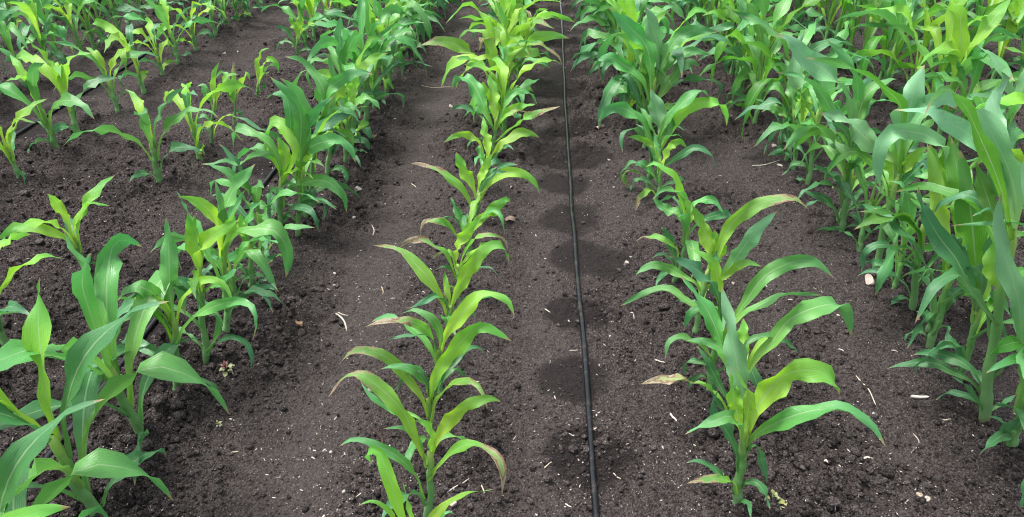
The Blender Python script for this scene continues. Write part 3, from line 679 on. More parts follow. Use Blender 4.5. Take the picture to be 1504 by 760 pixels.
# ---- loose soil crumbs and pale flecks: too many to count
def ico(sub):
    bm = bmesh.new(); bmesh.ops.create_icosphere(bm, subdivisions=sub, radius=1); bm.verts.ensure_lookup_table()
    V = np.array([v.co[:] for v in bm.verts]); F = np.array([[v.index for v in f.verts] for f in bm.faces]); bm.free(); return V, F
def scatter(name, n, mat, size, label, cat, sub, accept, flat=.75, elong=None, seed=1, sink=.25, smooth=True):
    r = np.random.RandomState(seed); V0, F0 = ico(sub); nv = len(V0)
    y = 1.0/(r.rand(n*6)*(1/.95-1/6.4)+1/6.4)                 # denser near by, where single crumbs can be seen
    x = (r.rand(n*6)*2-1)*(.9+.72*y)
    ok = r.rand(n*6) < accept(x, y); x = x[ok][:n]; y = y[ok][:n]; n = len(x)
    z = ground_h(x, y)
    s = size(r, n)*np.clip(.75+.12*y, .8, 1.5)
    jit = 1+.55*(r.rand(n, nv, 1)-.5)
    sc = np.stack([.8+.5*r.rand(n), .8+.5*r.rand(n), flat*(.7+.5*r.rand(n))], 1)
    if elong: sc = np.stack([elong[0]+(elong[1]-elong[0])*r.rand(n)**2, .35+.45*r.rand(n), .25+.3*r.rand(n)], 1)
    P = V0[None]*jit*sc[:, None, :]*s[:, None, None]
    a = r.rand(n)*6.283; ca, sa = np.cos(a)[:, None], np.sin(a)[:, None]
    tl = (r.rand(n)-.5)*.6
    px = P[:, :, 0]*ca-P[:, :, 1]*sa; py = P[:, :, 0]*sa+P[:, :, 1]*ca
    pz = P[:, :, 2]+px*tl[:, None]*.5
    zt = sc[:, 2]*s
    V = np.stack([px+x[:, None], py+y[:, None], pz+(z+zt*(1-2*sink))[:, None]], 2).reshape(-1, 3)
    F = (F0[None]+(np.arange(n)*nv)[:, None, None]).reshape(-1, 3)
    me = mesh_np(name, V, F, smooth); me.materials.append(mat)
    return tag(link(bpy.data.objects.new(name, me)), label, cat, kind='stuff')
clod_ok = lambda x, y: np.clip(np.clip(rough_amp(x, y)-.2, .06, 1.2)/1.2+.55*np.exp(-(rowdist(x)/.05)**2), 0, 1)
scatter('soil_crumbs', 26000, CLOD, lambda r, n: .0024+.0075*r.rand(n)**3, 'loose dark soil crumbs strewn over the field', 'soil', 1, clod_ok, .8, None, 3, .3, False)
scatter('soil_clods', 1700, CLOD, lambda r, n: .0065+.011*r.rand(n)**2.5, 'larger lumps of dark soil lying along the rows', 'soil', 2, lambda x, y: np.clip(rough_amp(x, y)-.85, 0, .6)/.6, .75, None, 9, .35, False)
scatter('soil_grains', 38000, CLOD, lambda r, n: .0013+.0022*r.rand(n)**2, 'fine dark grains of soil strewn over the field', 'soil', 1, lambda x, y: np.clip(rough_amp(x, y)+.3, .5, 1.2)/1.2, .8, None, 4, .3, False)
scatter('straw_flecks', 5200, FLECK, lambda r, n: .0012+.0021*r.rand(n)**3, 'tiny pale flecks of straw and grit on the soil', 'flecks', 1, lambda x, y: .12+.88*sstep(.42, .68, fbm(x*5, y*5, 501, 3)), .6, (.8, 3.6), 7, .24, False)

# ------------------------------------------------------------------ drip pipes
def tube(name, P, rad, n=12, cap=True):
    P = np.asarray(P, float); k = len(P); rad = np.broadcast_to(rad, (k,))
    T = np.gradient(P, axis=0); T /= np.linalg.norm(T, axis=1)[:, None]
    up = np.array([0, 0, 1.]) if abs(T[0][2]) < .8 else np.array([1., 0, 0])
    A = np.cross(T, up); A /= np.linalg.norm(A, axis=1)[:, None]; Bv = np.cross(A, T)
    th = np.arange(n)/n*2*np.pi
    V = (P[:, None]+rad[:, None, None]*(np.cos(th)[None, :, None]*A[:, None]+np.sin(th)[None, :, None]*Bv[:, None])).reshape(-1, 3)
    i = np.arange(k*n).reshape(k, n); j = np.roll(i, -1, 1)
    F = np.stack([i[:-1], j[:-1], j[1:], i[1:]], 2).reshape(-1, 4)
    uv = np.stack([np.tile(th/6.283, k), np.repeat(np.linspace(0, 1, k), n)], 1)
    return V, F, uv
def drip_pipe(k, label, y0, y1):
    y = np.arange(y0, y1, .025); x = PIPEX[k](y)+.006*(vnoise(y*1.7, y*0+k, 801)-.5)+.004*(vnoise(y*5.1, y*0+k, 802)-.5)
    z = np.array([gs(a, b) for a, b in zip(x, y)])+.0120+.004*(vnoise(y*2.3, y*0+k, 803)-.5)
    z = np.convolve(np.pad(z, 6, 'edge'), np.ones(13)/13, 'valid')
    V, F, uv = tube('drip_pipe', np.stack([x, y, z], 1), .0079, 16)
    me = mesh_np('drip_pipe', V, F, True, uv); me.materials.append(PIPE)
    o = link(bpy.data.objects.new('drip_pipe', me))
    return tag(o, label, 'drip pipe', 'black drip irrigation pipes laid between the maize rows')
drip_pipe(0, 'black drip pipe lying open on bare soil with dark wet patches along it', .5, 9)
drip_pipe(1, 'black drip pipe half hidden behind the green row beyond the trodden strip', .5, 9)
drip_pipe(2, 'black drip pipe half hidden behind the tallest maize plants', .5, 9)
drip_pipe(3, 'black drip pipe deep in the tall maize, second pipe from the open one', .5, 9)
drip_pipe(4, 'black drip pipe among the sparse small maize rows past the trodden strip', .5, 9)

# ------------------------------------------------------------------ maize
rng = random.Random(11)
def catmull(P, n):
    P = np.asarray(P, float)
    d = np.r_[0, np.cumsum(np.sqrt(np.maximum(np.linalg.norm(np.diff(P[:, :3], axis=0), axis=1), 1e-5)))]
    s = np.linspace(0, d[-1], n*3); out = np.zeros((len(s), P.shape[1]))
    # natural-ish cubic Hermite
    m = np.gradient(P, d, axis=0)
    k = np.clip(np.searchsorted(d, s, 'right')-1, 0, len(d)-2); h = (d[k+1]-d[k])[:, None]; t = ((s-d[k])/(d[k+1]-d[k]))[:, None]
    out = (2*t**3-3*t**2+1)*P[k]+(t**3-2*t**2+t)*h*m[k]+(-2*t**3+3*t**2)*P[k+1]+(t**3-t**2)*h*m[k+1]
    a = np.r_[0, np.cumsum(np.linalg.norm(np.diff(out[:, :3], axis=0), axis=1))]
    u = np.linspace(0, a[-1], n)
    return np.stack([np.interp(u, a, out[:, c]) for c in range(P.shape[1])], 1)
def leaf_mesh(pts, width, az, stalk_r, seed, nseg=18, nc=7, wave=1.0, fold=1.0, sway=0.0):
    """pts: (k,4) x,y,z metres and twist degrees; az: azimuth of the leaf plane in radians"""
    r = np.random.RandomState(seed)
    C = catmull(pts, nseg); P = C[:, :3]; tw = np.radians(C[:, 3])
    v = np.linspace(0, 1, nseg)
    if sway:
        L = np.linalg.norm(np.diff(P, axis=0), axis=1).sum()
        P = P+np.array([-math.sin(az), math.cos(az), 0])[None]*(sway*L*(r.rand()-.5)*2*v**2+.25*sway*L*np.sin(v*7+r.rand()*6)*v)[:, None]
    T = np.gradient(P, axis=0); T /= np.linalg.norm(T, axis=1)[:, None]
    U = np.array([math.cos(az), math.sin(az), 0]); Sd = np.cross(U, [0, 0, 1.])
    S = Sd-(T@Sd)[:, None]*T; S /= np.maximum(np.linalg.norm(S, axis=1), 1e-6)[:, None]
    tw = tw+(.45+.4*r.rand())*np.sin(v*(5+4*r.rand())+r.rand()*6)*sstep(.1, .5, v)
    S = S*np.cos(tw)[:, None]+np.cross(T, S)*np.sin(tw)[:, None]
    N = np.cross(S, T)
    # half-width along the blade
    pk = .48+.14*r.rand()
    wv = np.where(v < pk, .31+.69*sstep(.10, pk, v), np.clip(1-np.clip((v-pk)/(1-pk), 0, 1)**1.65, 0, 1)**.92)
    wv = wv*(1+.07*np.sin(v*17+r.rand()*6)*sstep(.1, .4, v))
    base = sstep(.0, .22, v); w0 = min(1.0, 2.9*stalk_r/max(width, 1e-4))
    wid = width*(wv*base+(1-base)*np.minimum(w0, 1.0)*.9)
    wid[-1] = width*.012
    cup = (2.5*(1-sstep(.0, .3, v))+.8*(1-sstep(.25, .65, v))+(.55+.6*r.rand())*fold*(1-.5*v))
    P = P-N*(stalk_r*(1-sstep(.02, .25, v)))[:, None]
    u = np.linspace(-1, 1, nc)
    ph = r.rand(2)*6.28; fr = 2.2+2.2*r.rand()
    V = []
    for i in range(nseg):
        c = cup[i]; Rr = wid[i]/c; al = u*c/2
        x = Rr*np.sin(al); n = Rr*(1-np.cos(al))
        am = wave*(.20+.09*min(1, width/.06))*wid[i]*sstep(.12, .4, v[i])
        wv2 = np.where(u < 0, np.sin(v[i]*fr*6.28+ph[0]), np.sin(v[i]*fr*6.28*1.13+ph[1]))*np.abs(u)**2*am
        n = n+wv2-.012*wid[i]*np.exp(-(u/.16)**2)
        V.append(P[i]+x[:, None]*S[i]+n[:, None]*N[i])
    V = np.concatenate(V); idx = np.arange(nseg*nc).reshape(nseg, nc)
    F = np.stack([idx[:-1, :-1].ravel(), idx[:-1, 1:].ravel(), idx[1:, 1:].ravel(), idx[1:, :-1].ravel()], 1)
    uv = np.stack([np.tile((u+1)/2, nseg), np.repeat(v, nc)], 1)
    return mesh_np('leaf', V, F, True, uv)
def stalk_mesh(top, r, seed, n=10, nr=34):
    q = np.random.RandomState(seed); t = np.linspace(0, 1, nr)
    top = np.asarray(top, float)
    P = t[:, None]*top[None]
    P[:, 0] += .010*np.sin(t*3.1)*(q.rand()-.5)*2+.0022*np.sin(t*14+q.rand()*6); P[:, 1] += .008*np.sin(t*3.1)*(q.rand()-.5)*2
    P[0, 2] -= .025
    rad = r*(1.02-.22*t)
    for c in (.13+.05*q.rand(), .31+.06*q.rand(), .52+.06*q.rand(), .72+.05*q.rand()):      # a leaf sheath ends in a collar, the next one starts inside it
        rad = rad*(1+.16*sstep(c-.13, c, t)*(t <= c))*np.where(t > c, .955, 1.0)
    rad = rad*(1+.20*np.exp(-((t-.84)/.14)**2))
    rad[0] *= 1.12; rad[-1] *= .3; rad[-2] *= .7
    V, F, uv = tube('stalk', P, rad, n)
    me = mesh_np('stalk', V, F, True, uv); me.materials.append(STALK); return me

def plant_root(x, y, label, group, rz=0.0, sc=1.0):
    e = bpy.data.objects.new('maize_plant', None); e.empty_display_size = .05
    link(e); e.location = (x, y, gs(x, y)-.004); e.rotation_euler.z = rz; e.scale = (sc,)*3
    return tag(e, label, 'maize plant', group)

GA = 'yellowed maize row beside the open drip pipe'
GB = 'green maize row beside the open drip pipe'
GC = 'tallest maize row'
GD = 'green maize row past the trodden strip'
GE = 'sparse small maize row past the trodden strip'
GRP = {'L1': GA, 'R1': GB, 'R2': GC, 'L2': GD, 'L3': GE}
HL = {
 'L1a': 'yellow-green maize plant with a pale leaf folded over, first in the scorched row',
 'L1b': 'yellow-green maize plant with two grey-scorched arching leaves, second in the scorched row',
 'L1c': 'maize plant with a wide lime leaf and brown-edged leaf, third in the scorched row',
 'L1d': 'yellow-green maize plant with long flat leaf over trodden strip, fourth in scorched row',
 'L1e': 'maize plant with brown-margined leaf and pale lime leaf, fifth in the scorched row',
 'L1f': 'small yellow maize plant with thin curled brown leaf, sixth in the scorched row',
 'L1g': 'small maize plant with broad upright lime leaf, seventh in the scorched row',
 'L1h': 'maize plant with a long withered grey-brown leaf, eighth in the scorched row',
 'L1i': 'lime maize plant with flat spreading leaves, ninth in the scorched row',
 'L1j': 'maize plant whose broad leaf ends in a browned hanging tip, tenth in scorched row',
 'R1a': 'maize plant with broad striped lime leaf and tiny weed at its foot',
 'R1b': 'maize plant with a kinked leaf bent sharply down, next to the striped lime one',
 'R1c': 'bushy maize plant with many arching leaves, third in the green row by the open pipe',
 'R1d': 'maize plant with upright pale-tipped blade, fourth in green row by the open pipe',
 'R1e': 'small maize plant with curled leaves at the edge of the gap in its row',
 'R1f': 'maize plant with one long leaf arching over bare soil, just past the row gap',
 'R1g': 'thin maize plant tucked against the arching one just past the gap',
 'R1h': 'tall maize plant with two broad upright waxy blades, past the gap in its row',
 'R2z': 'thick-stalked maize plant right next to the tallest one',
 'R2y': 'maize plant beyond the thick-stalked one, last in the tallest row',
 'R2a': 'tallest maize plant with thick stalk and broad blue-green drooping leaves',
 'R2b': 'slanting maize plant squeezed against the tallest maize plant',
 'R2c': 'maize plant with red-brown stalk foot, second from the tallest plant',
 'R2d': 'maize plant with dark leaf arched over and hanging, third from the tallest plant',
 'R2e': 'maize plant with very broad upright pale blade, beside the large pale stone',
 'R2f': 'maize plant with long waxy leaf reaching over bare soil, fifth from the tallest plant',
 'R2g': 'maize plant with wide green funnel of leaves, sixth from the tallest plant',
 'R2h': 'slim maize plant seventh from the tallest plant',
 'L2a': 'maize plant beside the reddish weed, with pale green funnel',
 'L2b': 'maize plant with dark red stalk foot and one big leaf hanging over the soil',
 'L2c': 'short maize plant between the red-footed plant and the tiny seedling',
 'L2s': 'tiny lime maize seedling in the green row past the trodden strip',
 'L2d': 'spreading maize plant with six arching leaves crossing over the drip pipe',
 'L2e': 'tall maize plant with broad paired upright leaves behind the spreading one',
 'L2f': 'maize plant with long leaf reaching toward trodden strip, second past the spreading one',
 'L2g': 'maize plant third past the spreading one in the green row',
 'L2h': 'maize plant by the rust-coloured dead leaf in the green row',
 'L2z': 'maize plant whose long leaf crosses in front of the red-footed stalk',
 'L3a': 'thin yellowish maize plant beside the withered one in the sparse row',
 'L3b': 'withered yellow maize plant with brown patches in the sparse row',
 'L3c': 'small lone lime maize plant with curled tip in the sparse row',
 'L3d': 'short maize plant at the near edge of the dense part of the sparse row',
}
def blade_path(q, p0, az, L, b0, drop, n=8):
    pts = []; p = np.array(p0, float); cur = q.gauss(0, .45); kx = q.uniform(.3, .75); kink = R(q.uniform(10, 70)) if q.random() < .5 else 0
    tw0 = q.gauss(0, 18); tw1 = q.gauss(0, 45)
    for k in range(n):
        s = k/(n-1); pts.append([*p, tw0*s+tw1*s*s])
        be = b0-drop*s**1.35-(kink if s > kx else 0); a = az+cur*s
        p = p+np.array([math.cos(a)*math.cos(be), math.sin(a)*math.cos(be), math.sin(be)])*L/(n-1); p[2] = max(p[2], .01)
    return pts
sid = 0
for name, x, y, top, r, leaves in HERO:
    e = plant_root(x, y, HL[name], GRP[name[:2]])
    link(bpy.data.objects.new('stalk', stalk_mesh([c/1000 for c in top], r/1000, sid)), e)
    for st, wmm, az, s in leaves:
        sid += 1
        pts = np.array([[float(q) for q in p.split(',')] for p in s.split()]); pts[:, :3] /= 1000
        me = leaf_mesh(pts, wmm/1000, R(az), r/1000*.9, sid, 20, 7, 1.0, 1.0, .16); me.materials.append(LEAF[st])
        link(bpy.data.objects.new('leaf', me), e)
    q = random.Random(sid); row = name[:2]; Hh = top[2]/1000
    extra = {'R2': 6, 'L2': 4, 'R1': 3, 'L1': 2, 'L3': 1}[row]
    if name in ('R1a', 'L2s', 'R2y', 'L1a', 'L1b'): extra = 1 if name[0] == 'L' else 2
    for k in range(extra):
        sid += 1; f = (k+q.uniform(.1, .9))/extra
        az = q.uniform(0, 6.283); z0 = Hh*(.10+.85*f)
        L = (.10+.24*math.sin(min(1, f+.1)*2.6))*(1.15 if row == 'R2' else .9 if row != 'L1' else .7)*q.uniform(.8, 1.15)
        pts = blade_path(q, (top[0]/1000*z0/Hh, top[1]/1000*z0/Hh, z0), az, L, R(q.uniform(40, 62)+25*f), R(q.uniform(90, 175)*(1-.35*f)))
        st = q.choice({'R2': 'dvvg' if f > .4 else 'ddd', 'L2': 'gvld' if f > .4 else 'dd', 'R1': 'ggld' if f > .4 else 'ddB', 'L1': 'dgB', 'L3': 'gl'}[row])
        me = leaf_mesh(np.array(pts), (.007+.088*L)*q.uniform(.8, 1.2), az, r/1000*.9, sid, 16, 7); me.materials.append(LEAF[st])
        link(bpy.data.objects.new('leaf', me), e)

def gen_variant(seed, H, styles, lush=1.0, nleaf=8, spread=1.0):
    """a whole plant about H metres tall (to the leaf tops)"""
    q = random.Random(seed); r = .0095*(.7+.65*H/.5)
    hs = H*.60; lean = (q.uniform(-.05, .05)*H, q.uniform(-.05, .05)*H)
    parts = [('stalk', stalk_mesh((lean[0], lean[1], hs), r, seed))]
    a0 = q.uniform(0, 6.28)
    for i in range(nleaf):
        f = i/(nleaf-1)
        az = a0+math.pi*(i % 2)+q.gauss(0, .6)
        z0 = hs*(.10+.82*f**.85)
        L = H*(.42+1.0*math.sin(min(1, f*1.12+.08)*math.pi*.78))*q.uniform(.82, 1.12)*.80*spread
        b0 = R(q.uniform(48, 66)+26*f); drop = R(q.uniform(95, 165)*(1-.62*f**2))
        pts = blade_path(q, (lean[0]*z0/hs, lean[1]*z0/hs, z0), az, L, b0, drop)
        wd = (.030+.034*math.sin(min(1, .15+f)*math.pi*.72))*(.55+.9*H/.55*.5)*q.uniform(.85, 1.15)*lush
        st = styles[0] if f < .3 else (styles[1] if f < .72 else styles[2])
        if q.random() < .2: st = q.choice(styles)
        me = leaf_mesh(np.array(pts), wd, az, r*.9, seed*31+i, 14, 5); me.materials.append(LEAF[st])
        parts.append(('leaf', me))
    return parts
VAR = {
 'yellow': [gen_variant(100+i, .40, ('g', 'l', 'l') if i % 3 else ('d', 'B', 'l'), 1.0, 8) for i in range(7)],
 'green':  [gen_variant(200+i, .46, ('d', 'g', 'l') if i % 2 else ('d', 'g', 'g'), .92, 9) for i in range(7)],
 'tall':   [gen_variant(300+i, .60, ('d', 'g', 'l') if i % 4 == 1 else ('d', 'g', 'G') if i % 2 else ('d', 'v', 'g'), 1.08, 9) for i in range(9)],
 'small':  [gen_variant(400+i, .30, ('d', 'l', 'l') if i % 2 else ('d', 'g', 'l'), .9, 7) for i in range(6)],
}
def place(kind, x, y, sc, label, group):
    e = plant_root(x, y, label, group, rng.uniform(0, 6.283), sc)
    for nm, me in rng.choice(VAR[kind]): link(bpy.data.objects.new(nm, me), e)
    return e
ORD = 'first second third fourth fifth sixth seventh eighth ninth tenth eleventh twelfth thirteenth fourteenth fifteenth sixteenth seventeenth eighteenth nineteenth twentieth'.split()
ORD += ['twenty-'+o for o in ORD[:9]]+['thirtieth']+['thirty-'+o for o in ORD[:9]]+['fortieth']
def fill(kind, X, y0, y1, step, sc0, sc1, label, group, slope=0.0, gaps=(), first=1, back=False):
    n = first-1; ysq = []; y = y0
    while y < y1:
        if not any(a < y < b for a, b in gaps): ysq.append(y)
        y += step*rng.uniform(.7, 1.3)
    for y in (ysq[::-1] if back else ysq):
        place(kind, X+slope*(y-y0)+rng.gauss(0, .018), y, rng.uniform(sc0, sc1), label.replace('#', ORD[n]), group); n += 1
fill('yellow', -.20, 3.2, 6.6, .165, .9, 1.18, 'leafy yellow-green maize plant, # in the scorched row counted from its folded-leaf end', GA, first=11)
fill('green', .46, 3.3, 6.6, .135, .9, 1.15, 'green maize plant, # past the gap in the green row by the open pipe', GB, -.004, first=4)
fill('tall', 1.07, 3.22, 6.7, .17, .72, .92, 'green maize plant, # from the tallest maize plant along its row', GC, -.01, first=8)
fill('green', -.86, 3.05, 6.6, .14, .85, 1.1, 'green maize plant, # past the rust-coloured dead leaf in its row', GD, .015)
fill('green', -.92, .62, 1.36, .19, .9, 1.1, 'green maize plant, # from the reddish weed in its row, counted away from the seedling', GD, first=2, back=True)
fill('small', -1.49, 4.62, 6.7, .14, .85, 1.15, 'small maize plant, # in the dense part of the sparse row', GE, first=2)
fill('small', -1.52, 1.3, 2.95, .30, .85, 1.2, 'small maize plant, # from the thin yellowish one, standing apart in the sparse row', GE, 0, ((2.2, 2.6),), back=True)
fill('small', -2.16, 2.4, 4.7, .26, .9, 1.3, 'small maize plant, # in the sparse stretch of the second row past the hidden pipe', 'second maize row past the half-hidden pipe')
fill('green', -2.16, 4.9, 6.8, .15, .7, .95, 'maize plant in the dense stretch of the second row past the hidden pipe', 'second maize row past the half-hidden pipe')
fill('green', -2.82, 3.3, 6.8, .17, .75, 1.0, 'maize plant in the third row past the half-hidden pipe', 'third maize row past the half-hidden pipe')
fill('green', -3.48, 4.4, 6.8, .17, .75, 1.0, 'maize plant in the fourth row past the half-hidden pipe', 'fourth maize row past the half-hidden pipe')
fill('tall', 1.80, 2.55, 6.8, .20, .75, 1.0, 'tall maize plant in the first row behind the tallest row', 'first maize row behind the tallest row')
fill('tall', 2.46, 3.35, 6.9, .20, .75, 1.0, 'tall maize plant in the second row behind the tallest row', 'second maize row behind the tallest row')
fill('tall', 3.13, 4.4, 6.9, .20, .75, 1.0, 'tall maize plant in the third row behind the tallest row', 'third maize row behind the tallest row')
fill('tall', 3.80, 5.4, 6.9, .20, .75, 1.0, 'tall maize plant in the fourth row behind the tallest row', 'fourth maize row behind the tallest row')

for fx_, fy_, sc_, lb in ((1.115, 2.475, .72, 'thin young maize plant pressed against the fifth plant from the tallest'), (1.10, 3.10, .8, 'young maize plant beside the slim seventh plant from the tallest'), (1.08, 2.93, .75, 'young maize plant between the sixth and seventh plants from the tallest'), (1.15, 1.79, .7, 'young maize plant hidden between second and third plants from the tallest'), (1.14, 2.01, .7, 'young maize plant between the arched-leaf plant and the broad pale-bladed one'), (1.12, 2.26, .75, 'young maize plant behind the broad pale-bladed plant by the large stone')):
    place('green', fx_, fy_, sc_, lb, GC)
for fx_, fy_, sc_, lb in ((-.92, 1.82, .62, 'young maize plant just behind the red-footed stalk'), (-.93, 2.12, .7, 'young maize plant between the tiny seedling and the spreading plant'), (-.88, 2.42, .8, 'maize plant crowded behind the spreading plant in the green row')):
    place('green', fx_, fy_, sc_, lb, GD)

# ------------------------------------------------------------------ single bits on the soil
def put(name, me, mat, x, y, dz, rz, label, cat, group=None):
    me.materials.clear(); me.materials.append(mat)
    o = link(bpy.data.objects.new(name, me)); o.location = (x, y, gh(x, y)+dz); o.rotation_euler.z = rz
    return tag(o, label, cat, group)
def stone(x, y, s, label, group=None, seed=0):
    bm = bmesh.new(); bmesh.ops.create_icosphere(bm, subdivisions=3, radius=1.2); q = random.Random(seed)
    pl = [(Vector((q.gauss(0, 1), q.gauss(0, 1), q.gauss(0, .7))).normalized(), q.uniform(.45, .8)) for _ in range(12)]
    for v in bm.verts:
        c = v.co.copy()
        for nrm, d in pl:
            k = c.dot(nrm)
            if k > d: c -= nrm*(k-d)
        v.co = Vector((c.x*s*q.uniform(.98, 1.02), c.y*s*.72, c.z*s*.55))
    me = bpy.data.meshes.new('stone'); bm.to_mesh(me); bm.free()
    put('stone', me, STONE, x, y, s*.22, q.uniform(0, 6), label, 'stone', group)
def strip(name, mat, p0, p1, rad, bend, label, cat, group=None, seed=0):
    q = random.Random(seed); (x0, y0), (x1, y1) = p0, p1; n = 9
    L = math.hypot(x1-x0, y1-y0); nx_, ny_ = -(y1-y0)/L, (x1-x0)/L; mx, my = (x0+x1)/2, (y0+y1)/2; P = []
    for i in range(n):
        t = i/(n-1); b = bend*L*math.sin(t*math.pi)+.012*L*math.sin(t*9+seed)
        X = x0+(x1-x0)*t+nx_*b; Y = y0+(y1-y0)*t+ny_*b
        P.append((X-mx, Y-my, gs(X, Y)))
    zs = [max(gh(p[0]+mx, p[1]+my) for _ in (0,)) for p in P]; z0 = gh(mx, my)
    zz = np.convolve(np.pad(np.array(zs), 2, 'edge'), np.ones(5)/5, 'valid')
    P = [(p[0], p[1], z-z0+rad*.8) for p, z in zip(P, zz)]
    rr = rad*(1-.35*np.linspace(0, 1, n)); rr[0] *= .6; rr[-1] *= .3
    V, F, uv = tube(name, P, rr, 6)
    me = mesh_np(name, V, F, True, uv)
    put(name, me, mat, mx, my, 0, 0, label, cat, group)
def dead_leaf(x, y, s, label, seed=0):
    q = np.random.RandomState(seed); n = 6; u = np.linspace(-1, 1, n)
    X, Y = np.meshgrid(u, u); rr = np.clip(1-(np.abs(X)**1.7), .05, 1)
    V = np.stack([X*s, Y*s*.6*rr, .3*s*(X*Y+.4*np.sin(X*4))+.25*s*q.rand(n, n)], 2).reshape(-1, 3)
    i = np.arange(n*n).reshape(n, n); F = np.stack([i[:-1, :-1].ravel(), i[:-1, 1:].ravel(), i[1:, 1:].ravel(), i[1:, :-1].ravel()], 1)
    put('dead_leaf', mesh_np('dead_leaf', V, F), DEADLEAF, x, y, .004, q.rand()*6, label, 'dead leaf')

def weed(x, y, s, red, label, seed):
    q = random.Random(seed); e = bpy.data.objects.new('weed', None); link(e); e.location = (x, y, gs(x, y)); e.empty_display_size = .02
    tag(e, label, 'weed')
    V, F, uv = tube('stem', [(0, 0, -.01), (0, .001, s*.3), (.002, 0, s*.62)], np.array([.0022, .002, .001]), 6)
    me = mesh_np('stem', V, F, True, uv); me.materials.append(WEEDR if red else WEEDG); link(bpy.data.objects.new('stem', me), e)
    n = 16 if red else 8
    for i in range(n):
        f = i/(n-1); az = i*2.4+q.uniform(-.3, .3); L = s*q.uniform(.5, .75)*(1-.45*f); b0 = R(10+65*f)
        pts = []; p = np.array([0, 0, s*(.12+.5*f)])
        for k in range(5):
            pts.append([*p, 0]); be = b0-R(50)*k/4
            p = p+np.array([math.cos(az)*math.cos(be), math.sin(az)*math.cos(be), math.sin(be)])*L/4; p[2] = max(p[2], .006)
        me = leaf_mesh(np.array(pts), L*.55, az, .001, seed*50+i, 8, 5, .8); me.materials.append(WEEDR if red and f > .55 else WEEDG)
        link(bpy.data.objects.new('leaf', me), e)
def shell(x, y, s, label, seed):
    n = 26; t = np.linspace(0, 1, n); a = t*2.1*6.283; rr = s*.62*(1-t)**1.0
    P = np.stack([rr*np.cos(a)*.8, rr*np.sin(a)*.8, s*.25+s*.75*t], 1); rad = s*(.42*(1-t)+.05); rad[0] *= 1.1
    V, F, uv = tube('snail_shell', P, rad, 10)
    me = mesh_np('snail_shell', V, F, True, uv)
    put('snail_shell', me, SHELL, x, y, 0, seed*2., label, 'shell')
stone(-0.727, 2.637, 0.0196, 'flat cream stone at the edge of the trodden strip', None, 0)
stone(-0.701, 2.433, 0.0099, 'small pale stone lying on the dark bare soil', 'small pale stones scattered on the soil', 1)
stone(-0.682, 2.063, 0.0076, 'small pale stone lying on the dark bare soil', 'small pale stones scattered on the soil', 2)
stone(-0.665, 1.994, 0.0062, 'small pale stone lying on the dark bare soil', 'small pale stones scattered on the soil', 3)
stone(-0.772, 1.568, 0.0063, 'small pale stone lying on the dark bare soil', 'small pale stones scattered on the soil', 4)
stone(-0.453, 1.497, 0.0061, 'small pale stone lying on the dark bare soil', 'small pale stones scattered on the soil', 5)
stone(-0.294, 1.293, 0.0074, 'small pale stone lying on the dark bare soil', 'small pale stones scattered on the soil', 6)
stone(-0.433, 1.146, 0.0078, 'small pale stone lying on the dark bare soil', 'small pale stones scattered on the soil', 7)
stone(-0.347, 1.262, 0.0055, 'small pale stone lying on the dark bare soil', 'small pale stones scattered on the soil', 8)
stone(-0.518, 1.288, 0.0065, 'small pale stone lying on the dark bare soil', 'small pale stones scattered on the soil', 9)
stone(-0.500, 1.278, 0.0055, 'small pale stone lying on the dark bare soil', 'small pale stones scattered on the soil', 10)
stone(-0.116, 2.718, 0.0092, 'small pale stone lying on the dark bare soil', 'small pale stones scattered on the soil', 11)
stone(-0.474, 3.690, 0.0157, 'small pale stone lying on the dark bare soil', 'small pale stones scattered on the soil', 12)
stone(-0.180, 3.434, 0.0147, 'small pale stone lying on the dark bare soil', 'small pale stones scattered on the soil', 13)
stone(0.505, 1.250, 0.0071, 'small pale stone lying on the dark bare soil', 'small pale stones scattered on the soil', 14)
stone(0.692, 1.272, 0.0072, 'small pale stone lying on the dark bare soil', 'small pale stones scattered on the soil', 15)
stone(0.723, 1.144, 0.0059, 'small pale stone lying on the dark bare soil', 'small pale stones scattered on the soil', 16)
stone(0.868, 1.443, 0.0048, 'small pale stone lying on the dark bare soil', 'small pale stones scattered on the soil', 17)
stone(0.318, 2.170, 0.0090, 'small pale stone lying on the dark bare soil', 'small pale stones scattered on the soil', 18)
stone(0.636, 2.036, 0.0098, 'small pale stone lying on the dark bare soil', 'small pale stones scattered on the soil', 19)
stone(0.271, 3.373, 0.0090, 'small pale stone lying on the dark bare soil', 'small pale stones scattered on the soil', 20)
stone(0.302, 3.017, 0.0083, 'small pale stone lying on the dark bare soil', 'small pale stones scattered on the soil', 21)
stone(1.034, 2.977, 0.0130, 'small pale stone lying on the dark bare soil', 'small pale stones scattered on the soil', 22)
stone(0.302, 2.741, 0.0077, 'small pale stone lying on the dark bare soil', 'small pale stones scattered on the soil', 23)
stone(1.185, 2.741, 0.0122, 'small pale stone lying on the dark bare soil', 'small pale stones scattered on the soil', 24)
stone(1.035, 1.185, 0.0051, 'small pale stone lying on the dark bare soil', 'small pale stones scattered on the soil', 25)
stone(-1.218, 3.097, 0.0103, 'small pale stone lying on the dark bare soil', 'small pale stones scattered on the soil', 26)
stone(-2.006, 4.572, 0.0142, 'small pale stone lying on the dark bare soil', 'small pale stones scattered on the soil', 27)
stone(-2.136, 5.425, 0.0191, 'small pale stone lying on the dark bare soil', 'small pale stones scattered on the soil', 28)
stone(-1.931, 4.605, 0.0143, 'small pale stone lying on the dark bare soil', 'small pale stones scattered on the soil', 29)
stone(1.046, 3.312, 0.0088, 'small pale stone lying on the dark bare soil', 'small pale stones scattered on the soil', 30)
stone(0.926, 1.883, 0.0058, 'small pale stone lying on the dark bare soil', 'small pale stones scattered on the soil', 31)
